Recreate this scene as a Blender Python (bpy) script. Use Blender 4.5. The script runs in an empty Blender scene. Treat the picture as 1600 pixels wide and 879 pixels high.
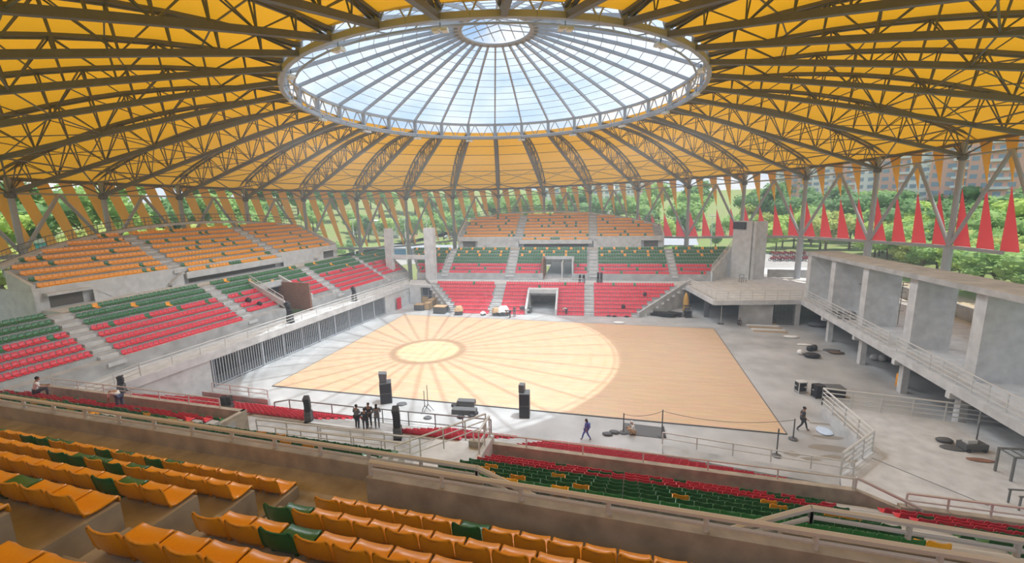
import bpy, bmesh, math, random
import numpy as np
from mathutils import Vector, Matrix
random.seed(7)
SC = bpy.context.scene
COL = SC.collection
PI = math.pi
# ---------------------------------------------------------------- camera
W_, H_, F_ = 1600.0, 879.0, 698.0
CX, CY = 800.0, 439.5
HC = 17.5
_y = np.array([973 - CX, -(307.5 - CY), -F_]); _y /= np.linalg.norm(_y)
_p = np.array([973 - 1000 - CX, -(307.5 + 20.3 - CY), -F_])
_z = np.cross(_p, _y); _z /= np.linalg.norm(_z)
if _z[1] < 0: _z = -_z
_x = np.cross(_y, _z)
RW = np.stack([_x, _y, _z], 1)                      # camera = RW @ world
cam = bpy.data.cameras.new('camera'); camo = bpy.data.objects.new('camera', cam); COL.objects.link(camo)
cam.sensor_width = 36; cam.lens = 36 * F_ / W_; cam.clip_start = 0.05; cam.clip_end = 4000
m = Matrix([list(r) for r in RW.T]).to_4x4(); m.translation = Vector((0, 0, HC)); camo.matrix_world = m
SC.camera = camo
# ---------------------------------------------------------------- view, sky, sun
SC.view_settings.view_transform = 'Standard'; SC.view_settings.look = 'None'
SC.view_settings.exposure = 0.45; SC.view_settings.gamma = 1.0; SC.view_settings.use_curve_mapping = False
SC.cycles.max_bounces = 7; SC.cycles.diffuse_bounces = 4; SC.cycles.glossy_bounces = 2
SC.cycles.transmission_bounces = 4; SC.cycles.transparent_max_bounces = 12
SC.cycles.caustics_reflective = False; SC.cycles.caustics_refractive = False
SC.cycles.sample_clamp_indirect = 6.0
SKY_STRENGTH = 0.85
SUN_STRENGTH = 3.9
FLOOD = 3200.0
HAZE = 0.0026
wd = bpy.data.worlds.new('sky'); SC.world = wd; wd.use_nodes = True
wt = wd.node_tree; wt.nodes.clear()
def N(t, k, **kw):
    n = t.nodes.new(k)
    for a, b in kw.items(): setattr(n, a, b)
    return n
_tc = N(wt, 'ShaderNodeTexCoord'); _sx = N(wt, 'ShaderNodeSeparateXYZ'); wt.links.new(_tc.outputs['Generated'], _sx.inputs[0])
_rp = N(wt, 'ShaderNodeValToRGB'); wt.links.new(_sx.outputs['Z'], _rp.inputs[0])
_e = _rp.color_ramp.elements; _e[0].position = 0.0; _e[0].color = (0.62, 0.78, 0.95, 1); _e[1].position = 0.55; _e[1].color = (0.22, 0.44, 0.82, 1)
_ns = N(wt, 'ShaderNodeTexNoise'); _ns.inputs['Scale'].default_value = 4.5; _ns.inputs['Detail'].default_value = 6; _ns.inputs['Roughness'].default_value = .6
_mp = N(wt, 'ShaderNodeMapping'); _mp.inputs['Scale'].default_value = (1, 1, 2.2); wt.links.new(_tc.outputs['Generated'], _mp.inputs[0]); wt.links.new(_mp.outputs[0], _ns.inputs[0])
_cr = N(wt, 'ShaderNodeValToRGB'); wt.links.new(_ns.outputs['Fac'], _cr.inputs[0])
_e = _cr.color_ramp.elements; _e[0].position = .36; _e[0].color = (0, 0, 0, 1); _e[1].position = .6; _e[1].color = (1, 1, 1, 1)
_mx = N(wt, 'ShaderNodeMix', data_type='RGBA'); wt.links.new(_cr.outputs['Color'], _mx.inputs['Factor']); wt.links.new(_rp.outputs['Color'], _mx.inputs['A']); _mx.inputs['B'].default_value = (0.98, 0.99, 1.0, 1)
_bg = N(wt, 'ShaderNodeBackground'); _bg.inputs['Strength'].default_value = SKY_STRENGTH; wt.links.new(_mx.outputs['Result'], _bg.inputs['Color'])
_wo = N(wt, 'ShaderNodeOutputWorld'); wt.links.new(_bg.outputs[0], _wo.inputs[0])
sun = bpy.data.lights.new('sun', 'SUN'); sun.energy = SUN_STRENGTH; sun.angle = math.radians(0.9); sun.color = (1.0, 0.95, 0.86)
suno = bpy.data.objects.new('sun', sun); COL.objects.link(suno)
suno.rotation_euler = Vector((-7.6, -2.3, -31)).to_track_quat('-Z', 'Y').to_euler(); suno.location = (0, 0, 90)

# ---------------------------------------------------------------- helpers
def ray(px, py): return RW.T @ np.array([px - CX, -(py - CY), -F_])
def atz(px, py, z=0.0):
    d = ray(px, py); t = (z - HC) / d[2]; return Vector((d[0] * t, d[1] * t, z))
def aty(px, py, y):
    d = ray(px, py); t = y / d[1]; return Vector((d[0] * t, y, HC + d[2] * t))
def atx(px, py, x):
    d = ray(px, py); t = x / d[0]; return Vector((x, d[1] * t, HC + d[2] * t))
def ppm(p):                                          # pixels per metre at a point, used only to rank sizes
    c = RW @ np.array([p[0], p[1], p[2] - HC]); return F_ / max(-c[2], .01)
def in_view(p, mrg=15):
    c = RW @ np.array([p[0], p[1], p[2] - HC])
    if c[2] > -.3: return False
    x = CX + F_ * c[0] / -c[2]; y = CY - F_ * c[1] / -c[2]
    return -mrg < x < W_ + mrg and -mrg < y < H_ + mrg

def mat(name, col, rough=.7, metal=0.0, noise=0.0, nscale=3.0, spec=.4, bump=0.0, translucent=0.0, col2=None):
    m = bpy.data.materials.new(name); m.use_nodes = True; t = m.node_tree; t.nodes.clear()
    out = N(t, 'ShaderNodeOutputMaterial'); b = N(t, 'ShaderNodeBsdfPrincipled')
    b.inputs['Base Color'].default_value = (*col, 1); b.inputs['Roughness'].default_value = rough; b.inputs['Metallic'].default_value = metal
    b.inputs['Specular IOR Level'].default_value = spec
    if noise > 0:
        tc = N(t, 'ShaderNodeTexCoord'); ns = N(t, 'ShaderNodeTexNoise'); ns.inputs['Scale'].default_value = nscale; ns.inputs['Detail'].default_value = 5
        t.links.new(tc.outputs['Object'], ns.inputs['Vector'])
        rp = N(t, 'ShaderNodeValToRGB'); c2 = col2 or tuple(c * (1 - noise) for c in col)
        rp.color_ramp.elements[0].position = .3; rp.color_ramp.elements[0].color = (*c2, 1); rp.color_ramp.elements[1].position = .7; rp.color_ramp.elements[1].color = (*[min(1, c * (1 + noise * .35)) for c in col], 1)
        t.links.new(ns.outputs['Fac'], rp.inputs[0]); t.links.new(rp.outputs['Color'], b.inputs['Base Color'])
        if bump > 0:
            bp = N(t, 'ShaderNodeBump'); bp.inputs['Strength'].default_value = bump; t.links.new(ns.outputs['Fac'], bp.inputs['Height']); t.links.new(bp.outputs[0], b.inputs['Normal'])
    last = b.outputs[0]
    if translucent > 0:
        tr = N(t, 'ShaderNodeBsdfTranslucent'); tr.inputs['Color'].default_value = (*col, 1)
        mx = N(t, 'ShaderNodeMixShader'); mx.inputs[0].default_value = translucent; t.links.new(b.outputs[0], mx.inputs[1]); t.links.new(tr.outputs[0], mx.inputs[2]); last = mx.outputs[0]
    t.links.new(last, out.inputs[0])
    return m

M = {}
M['concrete'] = mat('concrete', (.45, .46, .46), .85, noise=.28, nscale=.9, bump=.05)
M['concrete_light'] = mat('light_concrete', (.60, .615, .62), .85, noise=.2, nscale=1.3)
M['concrete_shade_tint'] = mat('shade_tinted_concrete', (.42, .37, .30), .9, noise=.3, nscale=2.2, bump=.08)  # brown of the yellow-lit shade put into the concrete colour
M['concrete_floor'] = mat('concrete_floor', (.46, .47, .475), .45, noise=.3, nscale=.35, spec=.5)
M['brick_red'] = mat('terracotta_wall', (.30, .15, .10), .9, noise=.3, nscale=4)
M['steel'] = mat('painted_steel', (.17, .175, .17), .5, .1, noise=.12, nscale=2)
M['steel_light'] = mat('light_painted_steel', (.40, .43, .47), .45, .05)
M['galv'] = mat('galvanised_steel', (.60, .61, .60), .45, .1)
M['grille'] = mat('grille_steel', (.52, .57, .62), .5, .4)
M['dark'] = mat('passage_shade', (.045, .045, .05), .9)  # near-black colour painted in for the shade inside the left passage
M['louvre'] = mat('louvre', (.14, .13, .11), .8, noise=.4, nscale=14)
M['black'] = mat('black_plastic', (.025, .026, .03), .5)
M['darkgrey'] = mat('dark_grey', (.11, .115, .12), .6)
M['orange'] = mat('orange_plastic', (.86, .36, .012), .28, noise=.06, nscale=30, spec=.5)
M['green'] = mat('green_plastic', (.02, .15, .045), .28, noise=.1, nscale=30, spec=.5)
M['red'] = mat('red_plastic', (.68, .03, .06), .3, noise=.08, nscale=30, spec=.5)
M['membrane'] = mat('yellow_membrane', (.78, .40, .02), .6, translucent=.30, noise=.08, nscale=.12)
M['sail_yellow'] = mat('yellow_sail_fabric', (.94, .64, .20), .7, translucent=.6)
M['sail_red'] = mat('red_sail_fabric', (.96, .22, .25), .7, translucent=.55)
M['white'] = mat('white_paint', (.8, .8, .78), .6)
M['plywood'] = mat('plywood', (.55, .38, .22), .7, noise=.25, nscale=8)
M['skin'] = mat('skin', (.35, .19, .12), .6)
M['hair'] = mat('black_hair', (.015, .012, .01), .7)
M['blue_cloth'] = mat('blue_cloth', (.10, .12, .42), .85)
M['dark_cloth'] = mat('dark_cloth', (.05, .055, .07), .85)
M['grey_cloth'] = mat('grey_cloth', (.16, .17, .2), .85)
M['white_cloth'] = mat('white_cloth', (.7, .72, .72), .85)
M['jeans'] = mat('denim', (.07, .10, .17), .9)
M['bark'] = mat('bark', (.16, .11, .07), .9, noise=.4, nscale=5)
M['grass'] = mat('grass', (.17, .27, .07), .95, noise=.5, nscale=.12, col2=(.26, .25, .12))
M['asphalt'] = mat('asphalt', (.42, .41, .39), .9, noise=.2, nscale=.2)
M['tarmac_brown'] = mat('earth', (.45, .36, .24), .95, noise=.3, nscale=.2)

def fix_normals(me):
    bm = bmesh.new(); bm.from_mesh(me); bmesh.ops.recalc_face_normals(bm, faces=bm.faces); bm.to_mesh(me); bm.free()

class MB:
    """collects boxes, bars, tubes and polygons, then links them as ONE mesh object"""
    def __init__(s): s.v = []; s.f = []; s.mi = []; s.cur = 0
    def add(s, vs, fs):
        b = len(s.v); s.v += [tuple(p) for p in vs]; s.f += [tuple(b + i for i in f) for f in fs]; s.mi += [s.cur] * len(fs); return s
    def hexa(s, q):                                  # 8 points: bottom loop, top loop
        return s.add(q, [(3, 2, 1, 0), (4, 5, 6, 7), (0, 1, 5, 4), (1, 2, 6, 5), (2, 3, 7, 6), (3, 0, 4, 7)])
    def box(s, x0, x1, y0, y1, z0, z1):
        return s.hexa([(x0, y0, z0), (x1, y0, z0), (x1, y1, z0), (x0, y1, z0), (x0, y0, z1), (x1, y0, z1), (x1, y1, z1), (x0, y1, z1)])
    def obox(s, O, U, V, u0, u1, v0, v1, z0, z1):    # box in a frame with horizontal axes U, V
        P = lambda u, v, z: (O[0] + U[0] * u + V[0] * v, O[1] + U[1] * u + V[1] * v, z)
        return s.hexa([P(u0, v0, z0), P(u1, v0, z0), P(u1, v1, z0), P(u0, v1, z0), P(u0, v0, z1), P(u1, v0, z1), P(u1, v1, z1), P(u0, v1, z1)])
    def prism(s, pts, z0, z1):                       # plan polygon extruded up
        n = len(pts); q = [(p[0], p[1], z0) for p in pts] + [(p[0], p[1], z1) for p in pts]
        return s.add(q, [tuple(reversed(range(n))), tuple(range(n, 2 * n))] + [(i, (i + 1) % n, n + (i + 1) % n, n + i) for i in range(n)])
    def extrude(s, loop, d):                         # any planar loop pushed along d
        n = len(loop); d = Vector(d); q = [tuple(Vector(p)) for p in loop] + [tuple(Vector(p) + d) for p in loop]
        return s.add(q, [tuple(reversed(range(n))), tuple(range(n, 2 * n))] + [(i, (i + 1) % n, n + (i + 1) % n, n + i) for i in range(n)])
    def tube(s, a, b, r, n=6, r2=None, cap=True):
        a, b = Vector(a), Vector(b); d = b - a
        if d.length < 1e-6: return s
        d.normalize(); up = Vector((0, 0, 1)) if abs(d.z) < .95 else Vector((1, 0, 0)); x = d.cross(up).normalized(); y = x.cross(d)
        r2 = r if r2 is None else r2; vs = []
        for c, rr in ((a, r), (b, r2)):
            for k in range(n):
                t = 2 * PI * (k + .5) / n; vs.append(c + (x * math.cos(t) + y * math.sin(t)) * rr)
        fs = [(k, (k + 1) % n, n + (k + 1) % n, n + k) for k in range(n)]
        if cap: fs += [tuple(reversed(range(n))), tuple(range(n, 2 * n))]
        return s.add(vs, fs)
    def path(s, pts, r, n=6):
        for a, b in zip(pts, pts[1:]): s.tube(a, b, r, n)
        return s
    def bar(s, a, b, w, h):                          # rectangular bar from a to b, w wide, h high
        a, b = Vector(a), Vector(b); d = (b - a).normalized(); up = Vector((0, 0, 1)) if abs(d.z) < .98 else Vector((0, 1, 0))
        x = d.cross(up).normalized() * w / 2; y = x.cross(d).normalized() * h / 2
        return s.hexa([a - x - y, a + x - y, b + x - y, b - x - y, a - x + y, a + x + y, b + x + y, b - x + y])
    def lathe(s, prof, c, n=16):
        vs = []; 
        for r, z in prof:
            for k in range(n): vs.append((c[0] + r * math.cos(2 * PI * k / n), c[1] + r * math.sin(2 * PI * k / n), c[2] + z))
        fs = [(i * n + k, i * n + (k + 1) % n, (i + 1) * n + (k + 1) % n, (i + 1) * n + k) for i in range(len(prof) - 1) for k in range(n)]
        fs += [tuple(reversed(range(n))), tuple((len(prof) - 1) * n + k for k in range(n))]
        return s.add(vs, fs)
    def ball(s, c, rx, ry, rz, n=8, m_=6):
        vs = [(c[0], c[1], c[2] - rz)]
        for i in range(1, m_):
            a = -PI / 2 + PI * i / m_
            for k in range(n): vs.append((c[0] + rx * math.cos(a) * math.cos(2 * PI * k / n), c[1] + ry * math.cos(a) * math.sin(2 * PI * k / n), c[2] + rz * math.sin(a)))
        vs.append((c[0], c[1], c[2] + rz)); L = len(vs) - 1
        fs = [(0, 1 + (k + 1) % n, 1 + k) for k in range(n)]
        for i in range(m_ - 2): fs += [(1 + i * n + k, 1 + i * n + (k + 1) % n, 1 + (i + 1) * n + (k + 1) % n, 1 + (i + 1) * n + k) for k in range(n)]
        fs += [(1 + (m_ - 2) * n + k, 1 + (m_ - 2) * n + (k + 1) % n, L) for k in range(n)]
        return s.add(vs, fs)
    def build(s, name, material, parent=None, smooth=False, loc=None):
        me = bpy.data.meshes.new(name); me.from_pydata(s.v, [], s.f)
        for mm in (material if isinstance(material, (list, tuple)) else [material]): me.materials.append(M[mm] if isinstance(mm, str) else mm)
        if max(s.mi, default=0) > 0: me.polygons.foreach_set('material_index', s.mi)
        if smooth: me.polygons.foreach_set('use_smooth', [True] * len(me.polygons))
        fix_normals(me) if len(s.f) < 20000 else None
        me.update()
        o = bpy.data.objects.new(name, me); COL.objects.link(o)
        if parent is not None: o.parent = parent
        if loc is not None: o.location = loc
        return o

def tag(o, label=None, cat=None, group=None, kind=None):
    if label: o['label'] = label
    if cat: o['category'] = cat
    if group: o['group'] = group
    if kind: o['kind'] = kind
    return o
def thing(name, label, cat, loc=(0, 0, 0), rz=0.0, group=None):
    o = bpy.data.objects.new(name, None); COL.objects.link(o); o.empty_display_size = .2
    o.location = loc; o.rotation_euler = (0, 0, rz); return tag(o, label, cat, group)
def copy_tree(o, parent=None):
    c = o.copy(); COL.objects.link(c)
    if parent is not None: c.parent = parent
    for ch in [x for x in o.children]: copy_tree(ch, c)
    return c
_ones = 'zeroth first second third fourth fifth sixth seventh eighth ninth tenth eleventh twelfth thirteenth fourteenth fifteenth sixteenth seventeenth eighteenth nineteenth'.split()
_tens = {2: ('twenty', 'twentieth'), 3: ('thirty', 'thirtieth'), 4: ('forty', 'fortieth'), 5: ('fifty', 'fiftieth'), 6: ('sixty', 'sixtieth'), 7: ('seventy', 'seventieth'), 8: ('eighty', 'eightieth'), 9: ('ninety', 'ninetieth')}
def ordw(n):
    if n < 20: return _ones[n]
    t, u = divmod(n, 10)
    return _tens[t][1] if u == 0 else _tens[t][0] + '-' + _ones[u]

def polyfloor(name, pts, z0, z1, material, label, cat='floor', kind='structure'):
    return tag(MB().prism(pts, z0, z1).build(name, material), label, cat, kind=kind)

# ================================================================ grounds and floors
tag(MB().prism([(-47, 16), (26, 16), (40, 30), (40, 80), (12, 80), (-36, 76), (-46, 66)], -.3, 0.0).build('floor', 'concrete_floor'), 'pale concrete arena floor around the wooden court', 'floor', kind='structure')
tag(MB().box(-700, 700, -300, 1500, -.62, -.42).build('ground_outside', 'grass'), 'grassy ground outside the arena', 'ground', kind='structure')

def court_material():
    m = bpy.data.materials.new('court_planks'); m.use_nodes = True; t = m.node_tree; t.nodes.clear()
    out = N(t, 'ShaderNodeOutputMaterial'); b = N(t, 'ShaderNodeBsdfPrincipled'); tc = N(t, 'ShaderNodeTexCoord')
    mp = N(t, 'ShaderNodeMapping'); mp.inputs['Scale'].default_value = (1, 1, 1)
    br = N(t, 'ShaderNodeTexBrick'); br.inputs['Color1'].default_value = (.80, .57, .38, 1); br.inputs['Color2'].default_value = (.72, .50, .32, 1); br.inputs['Mortar'].default_value = (.58, .39, .24, 1)
    br.inputs['Scale'].default_value = 1; br.inputs['Brick Width'].default_value = 2.1; br.inputs['Row Height'].default_value = .22; br.inputs['Mortar Size'].default_value = .006; br.offset = .37
    ns = N(t, 'ShaderNodeTexNoise'); ns.inputs['Scale'].default_value = 1.6; ns.inputs['Detail'].default_value = 4
    mp2 = N(t, 'ShaderNodeMapping'); mp2.inputs['Scale'].default_value = (.35, 3.4, 1)
    mx = N(t, 'ShaderNodeMix', data_type='RGBA', blend_type='MULTIPLY'); mx.inputs['Factor'].default_value = .35
    t.links.new(tc.outputs['Object'], mp.inputs[0]); t.links.new(mp.outputs[0], br.inputs['Vector']); t.links.new(tc.outputs['Object'], mp2.inputs[0]); t.links.new(mp2.outputs[0], ns.inputs[0])
    t.links.new(br.outputs['Color'], mx.inputs['A']); t.links.new(ns.outputs['Color'], mx.inputs['B']); t.links.new(mx.outputs['Result'], b.inputs['Base Color'])
    b.inputs['Roughness'].default_value = .33; b.inputs['Specular IOR Level'].default_value = .55; t.links.new(b.outputs[0], out.inputs[0])
    return m
M['court'] = court_material()
court = thing('wooden_court', 'large rectangular wooden plank sports court laid on the arena floor', 'court')
MB().box(-32.75, 12.15, 34.33, 61.84, .004, .07).build('plank_deck', 'court', court)
e = MB(); e.box(-32.83, 12.23, 34.25, 34.33, .004, .075); e.box(-32.83, 12.23, 61.84, 61.92, .004, .075); e.box(-32.83, -32.75, 34.33, 61.84, .004, .075); e.box(12.15, 12.23, 34.33, 61.84, .004, .075)
e.build('edge_trim', 'darkgrey', court)

# ================================================================ stands
class Frame:
    def __init__(s, O, ang, flip=False):
        s.O = Vector((O[0], O[1])); a = math.radians(ang); s.U = Vector((math.cos(a), math.sin(a)))
        s.V = Vector((-s.U.y, s.U.x)) * (-1 if flip else 1)
        s.rz = math.atan2(-s.V.y, -s.V.x) - PI / 2           # local +y turned to look at the court
    def P(s, u, v, z=0.0):
        p = s.O + s.U * u + s.V * v; return Vector((p.x, p.y, z))
    def uv(s, p): d = Vector((p[0], p[1])) - s.O; return d.dot(s.U), d.dot(s.V)
FAR = Frame((-12, 77.0), 4.5)
FARL = Frame((-12, 65.9), 4.5)
LEFT = Frame((-42.2, 38.6), 90 - 4.7)                        # u runs away from the camera, v outwards to the left
NEAR = Frame((1.0, 16.45), -1.5, flip=True)
NEARL = Frame((0.0, 28.3), -1.5, flip=True)
NY = Frame((-4.96, 5.73), -2.0, flip=True)                   # upper near tier
C0 = Vector((-12.5, 49.5))
SEATS = []                                                   # colour, position, rz, width, label
BACK = .47; TOP = .40                                        # back of a seat behind its step edge; back top above the step
def steps(fr, rows, v0, z0, tread, riser, name, label, thick=.62, material='concrete', ends=True):
    """rows: list of (j, [(u0,u1),...]); v0,z0 of the seat-back top of row 0"""
    mb = MB()
    for j, spans in rows:
        vf = v0 + tread * j - BACK; zs = z0 + riser * j - TOP
        for (a, b) in spans: mb.obox(fr.O, fr.U, fr.V, a, b, vf, vf + tread + .06, zs - thick, zs)
    return tag(mb.build(name, material), label, 'floor', kind='structure')
def aisle(fr, js, u_of, v0, z0, tread, riser, mb):
    for j in js:
        a, b = u_of(j); vf = v0 + tread * j - BACK; zs = z0 + riser * j - TOP
        mb.obox(fr.O, fr.U, fr.V, a, b, vf - tread * .45, vf, zs - riser - .05, zs - riser / 2)
def seats(fr, u0, u1, j, v0, z0, tread, riser, pitch, colour, where, skip=()):
    n = int((u1 - u0) / pitch + .3)
    if n < 1: return
    v = v0 + tread * j - BACK; z = z0 + riser * j - TOP
    for k in range(n):
        u = u0 + pitch * (k + .5)
        if any(a < u < b for a, b in skip): continue
        c = colour(k) if callable(colour) else colour
        SEATS.append((c, fr.P(u, v, z), fr.rz, pitch, f"{ordw(j + 1)} row, {ordw(k + 1)} seat, {where}"))
def speck(base, other, p, rnd=random.Random(3)):
    return lambda k: other if rnd.random() < p else base
def panel(fr, mb, u0, u1, v0, v1, z0, z1): mb.obox(fr.O, fr.U, fr.V, u0, u1, v0, v1, z0, z1)

# ---- far stand, lower block
T1, R1 = .8, .425
lo = lambda j: -12.6 - (j) * .72                             # slanting left edge
ro = lambda j: 13.6 + j * .93                                # slanting right edge
rows = []
for j in range(9):
    sp = [(lo(j) - 1.7, -1.95), (2.35, ro(j) + 1.5)] if j < 6 else [(lo(j) - 1.7, ro(j) + 1.5)]
    rows.append((j, sp))
steps(FARL, rows, 0, .45, T1, R1, 'far_lower_terrace_floor', 'stepped concrete terrace of the far stand, lower part', thick=.6)
st = MB()
for uf in (lambda j: (-7.95, -6.3), lambda j: (6.75, 8.2), lambda j: (lo(j) - 1.6, lo(j) - .1), lambda j: (ro(j) + .1, ro(j) + 1.4)): aisle(FARL, range(9), uf, 0, .45, T1, R1, st)
tag(st.build('far_stair_floor', 'concrete_light'), 'concrete aisle stairs of the far lower stand', 'stairs', kind='structure')
for j in range(9):
    rc = speck('red', 'green', .05 if j > 6 else .0)
    seats(FARL, lo(j), -8.0, j, 0, .45, T1, R1, .42, rc, 'left block of the far lower stand')
    seats(FARL, -6.25, 6.7, j, 0, .45, T1, R1, .42, rc, 'middle block of the far lower stand', skip=[(-2.2, 2.6)] if j < 7 else ())
    seats(FARL, 8.25, ro(j), j, 0, .45, T1, R1, .42, rc, 'right block of the far lower stand')
# portal of the lower far stand
pm = MB()
for a, b in ((-2.25, -1.95), (2.35, 2.65)):
    P = FARL.P
    pm.extrude([P(a, -.55, 0), P(a, 4.6, 0), P(a, 4.6, 3.25), P(a, 3.4, 3.1), P(a, -.55, .95)], Vector((FARL.U.x, FARL.U.y, 0)) * (b - a))
panel(FARL, pm, -2.25, 2.65, 3.4, 4.7, 2.55, 3.2)
tag(pm.build('trim_1', 'concrete_light'), 'pale concrete surround of the tunnel portal in the far lower stand', 'portal', kind='structure')
tm = MB(); panel(FARL, tm, -1.95, 2.35, 8.4, 8.5, 0, 3.1); panel(FARL, tm, -2.05, -1.95, 4.6, 8.5, 0, 3.1); panel(FARL, tm, 2.35, 2.45, 4.6, 8.5, 0, 3.1); panel(FARL, tm, -2, 2.4, 4.6, 8.5, 2.75, 2.85)
tag(tm.build('wall_tunnel', 'concrete_shade_tint'), 'shadowy concrete walls of the tunnel in the far lower stand', 'wall', kind='structure')
# side walls of the lower far stand
sw = MB()
a0, a1 = FARL.P(ro(-.6) + 1.5, -.6), FARL.P(ro(8.6) + 1.7, 7.2)
d = (Vector((a1.x - a0.x, a1.y - a0.y, 0))).normalized().cross(Vector((0, 0, 1))) * .3
sw.extrude([(a0.x, a0.y, 0), (a1.x, a1.y, 0), (a1.x, a1.y, 4.4), (a0.x, a0.y, .75)], d)
b0, b1 = FARL.P(lo(-.6) - 1.9, -.6), FARL.P(lo(8.6) - 1.9, 7.2)
sw.extrude([(b0.x, b0.y, 0), (b1.x, b1.y, 0), (b1.x, b1.y, 4.3), (b0.x, b0.y, .75)], -d)
tag(sw.build('wall_far_sides', 'concrete'), 'raking concrete side walls of the far lower stand', 'wall', kind='structure')
# walkway and wall between the lower and upper far stands
wk = MB(); panel(FARL, wk, -21, 24, 6.7, 10.8, 2.9, 3.45)
tag(wk.build('far_walkway_floor', 'concrete_light'), 'concrete walkway halfway up the far stand', 'walkway', kind='structure')
T2, R2 = .886, .5
fw = MB()
for a, b in ((-24.5, -1.3), (3.7, 27)): panel(FAR, fw, a, b, -.75, -.5, 3.3, 4.62)
tag(fw.build('wall_far', 'concrete'), 'streaked concrete wall below the upper seats of the far stand', 'wall', kind='structure')
uo = lambda j: -24.0 - j * .5
uo2 = lambda j: 26.0 + j * .73
rows = [(j, [(uo(j) - .3, -1.3), (3.7, uo2(j) + .3)] if j < 5 else [(uo(j) - .3, uo2(j) + .3)]) for j in range(8)]
steps(FAR, rows, 0, 5.0, T2, R2, 'far_upper_terrace_floor', 'stepped concrete terrace of the far stand, upper part')
st = MB()
for a, b in ((-19.8, -18.6), (-8.0, -6.4), (6.7, 8.2), (20.3, 21.3)): aisle(FAR, range(8), lambda j: (a, b), 0, 5.0, T2, R2, st)
tag(st.build('far_upper_stair_floor', 'concrete_light'), 'concrete aisle stairs of the far upper stand', 'stairs', kind='structure')
def upper_colour(j, nred, rnd=random.Random(11)):
    ph = rnd.randint(0, 6)
    def f(k):
        if j < nred: return 'green' if (k * 7 + ph * 3 + j) % 13 == 0 else 'red'
        if j == 7: return 'orange' if (k + ph) % 5 == 0 else 'green'
        if j == 6: return 'orange' if (k + ph) % 5 == 2 else 'green'
        if j == 5: return 'orange' if (k + ph) % 9 == 4 else 'green'
        return 'green'
    return f
for j in range(8):
    c = upper_colour(j, 3)
    for nm, a, b in (('far left block', uo(j), -19.9), ('left block', -18.5, -8.1), ('middle block', -6.3, 6.6), ('right block', 8.3, 20.2), ('far right block', 21.4, uo2(j))):
        seats(FAR, a, b, j, 0, 5.0, T2, R2, .45, c, nm + ' of the far upper stand', skip=[(-1.6, 4.0)] if (nm == 'middle block' and j < 5) else ())
# passage of the far upper stand
pm = MB()
panel(FAR, pm, 3.7, 3.95, -.5, 5, 3.45, 6.9); panel(FAR, pm, -1.6, 3.95, 3.85, 4.4, 6.55, 7.1); panel(FAR, pm, -1.3, 3.8, -2, 22, 3.3, 3.46); panel(FAR, pm, 1.9, 2.1, -.6, 6, 3.45, 6.4)
tag(pm.build('trim_2', 'concrete_light'), 'pale concrete frame and floor of the passage through the far upper stand', 'portal', kind='structure')
pm = MB(); panel(FAR, pm, -1.6, -1.3, -.5, 5, 3.45, 7.0)
tag(pm.build('wall_passage', 'brick_red'), 'reddish side wall of the passage in the far upper stand', 'wall', kind='structure')
T3, R3 = 1.12, .55
def circ(fr, v, R=47.6):
    """u range in which the line at offset v stays inside the perimeter"""
    p = fr.O + fr.V * v - C0; b = p.dot(fr.U); c = p.dot(p) - R * R; dd = b * b - c
    return (-b - math.sqrt(dd), -b + math.sqrt(dd)) if dd > 0 else (0, 0)
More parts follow.
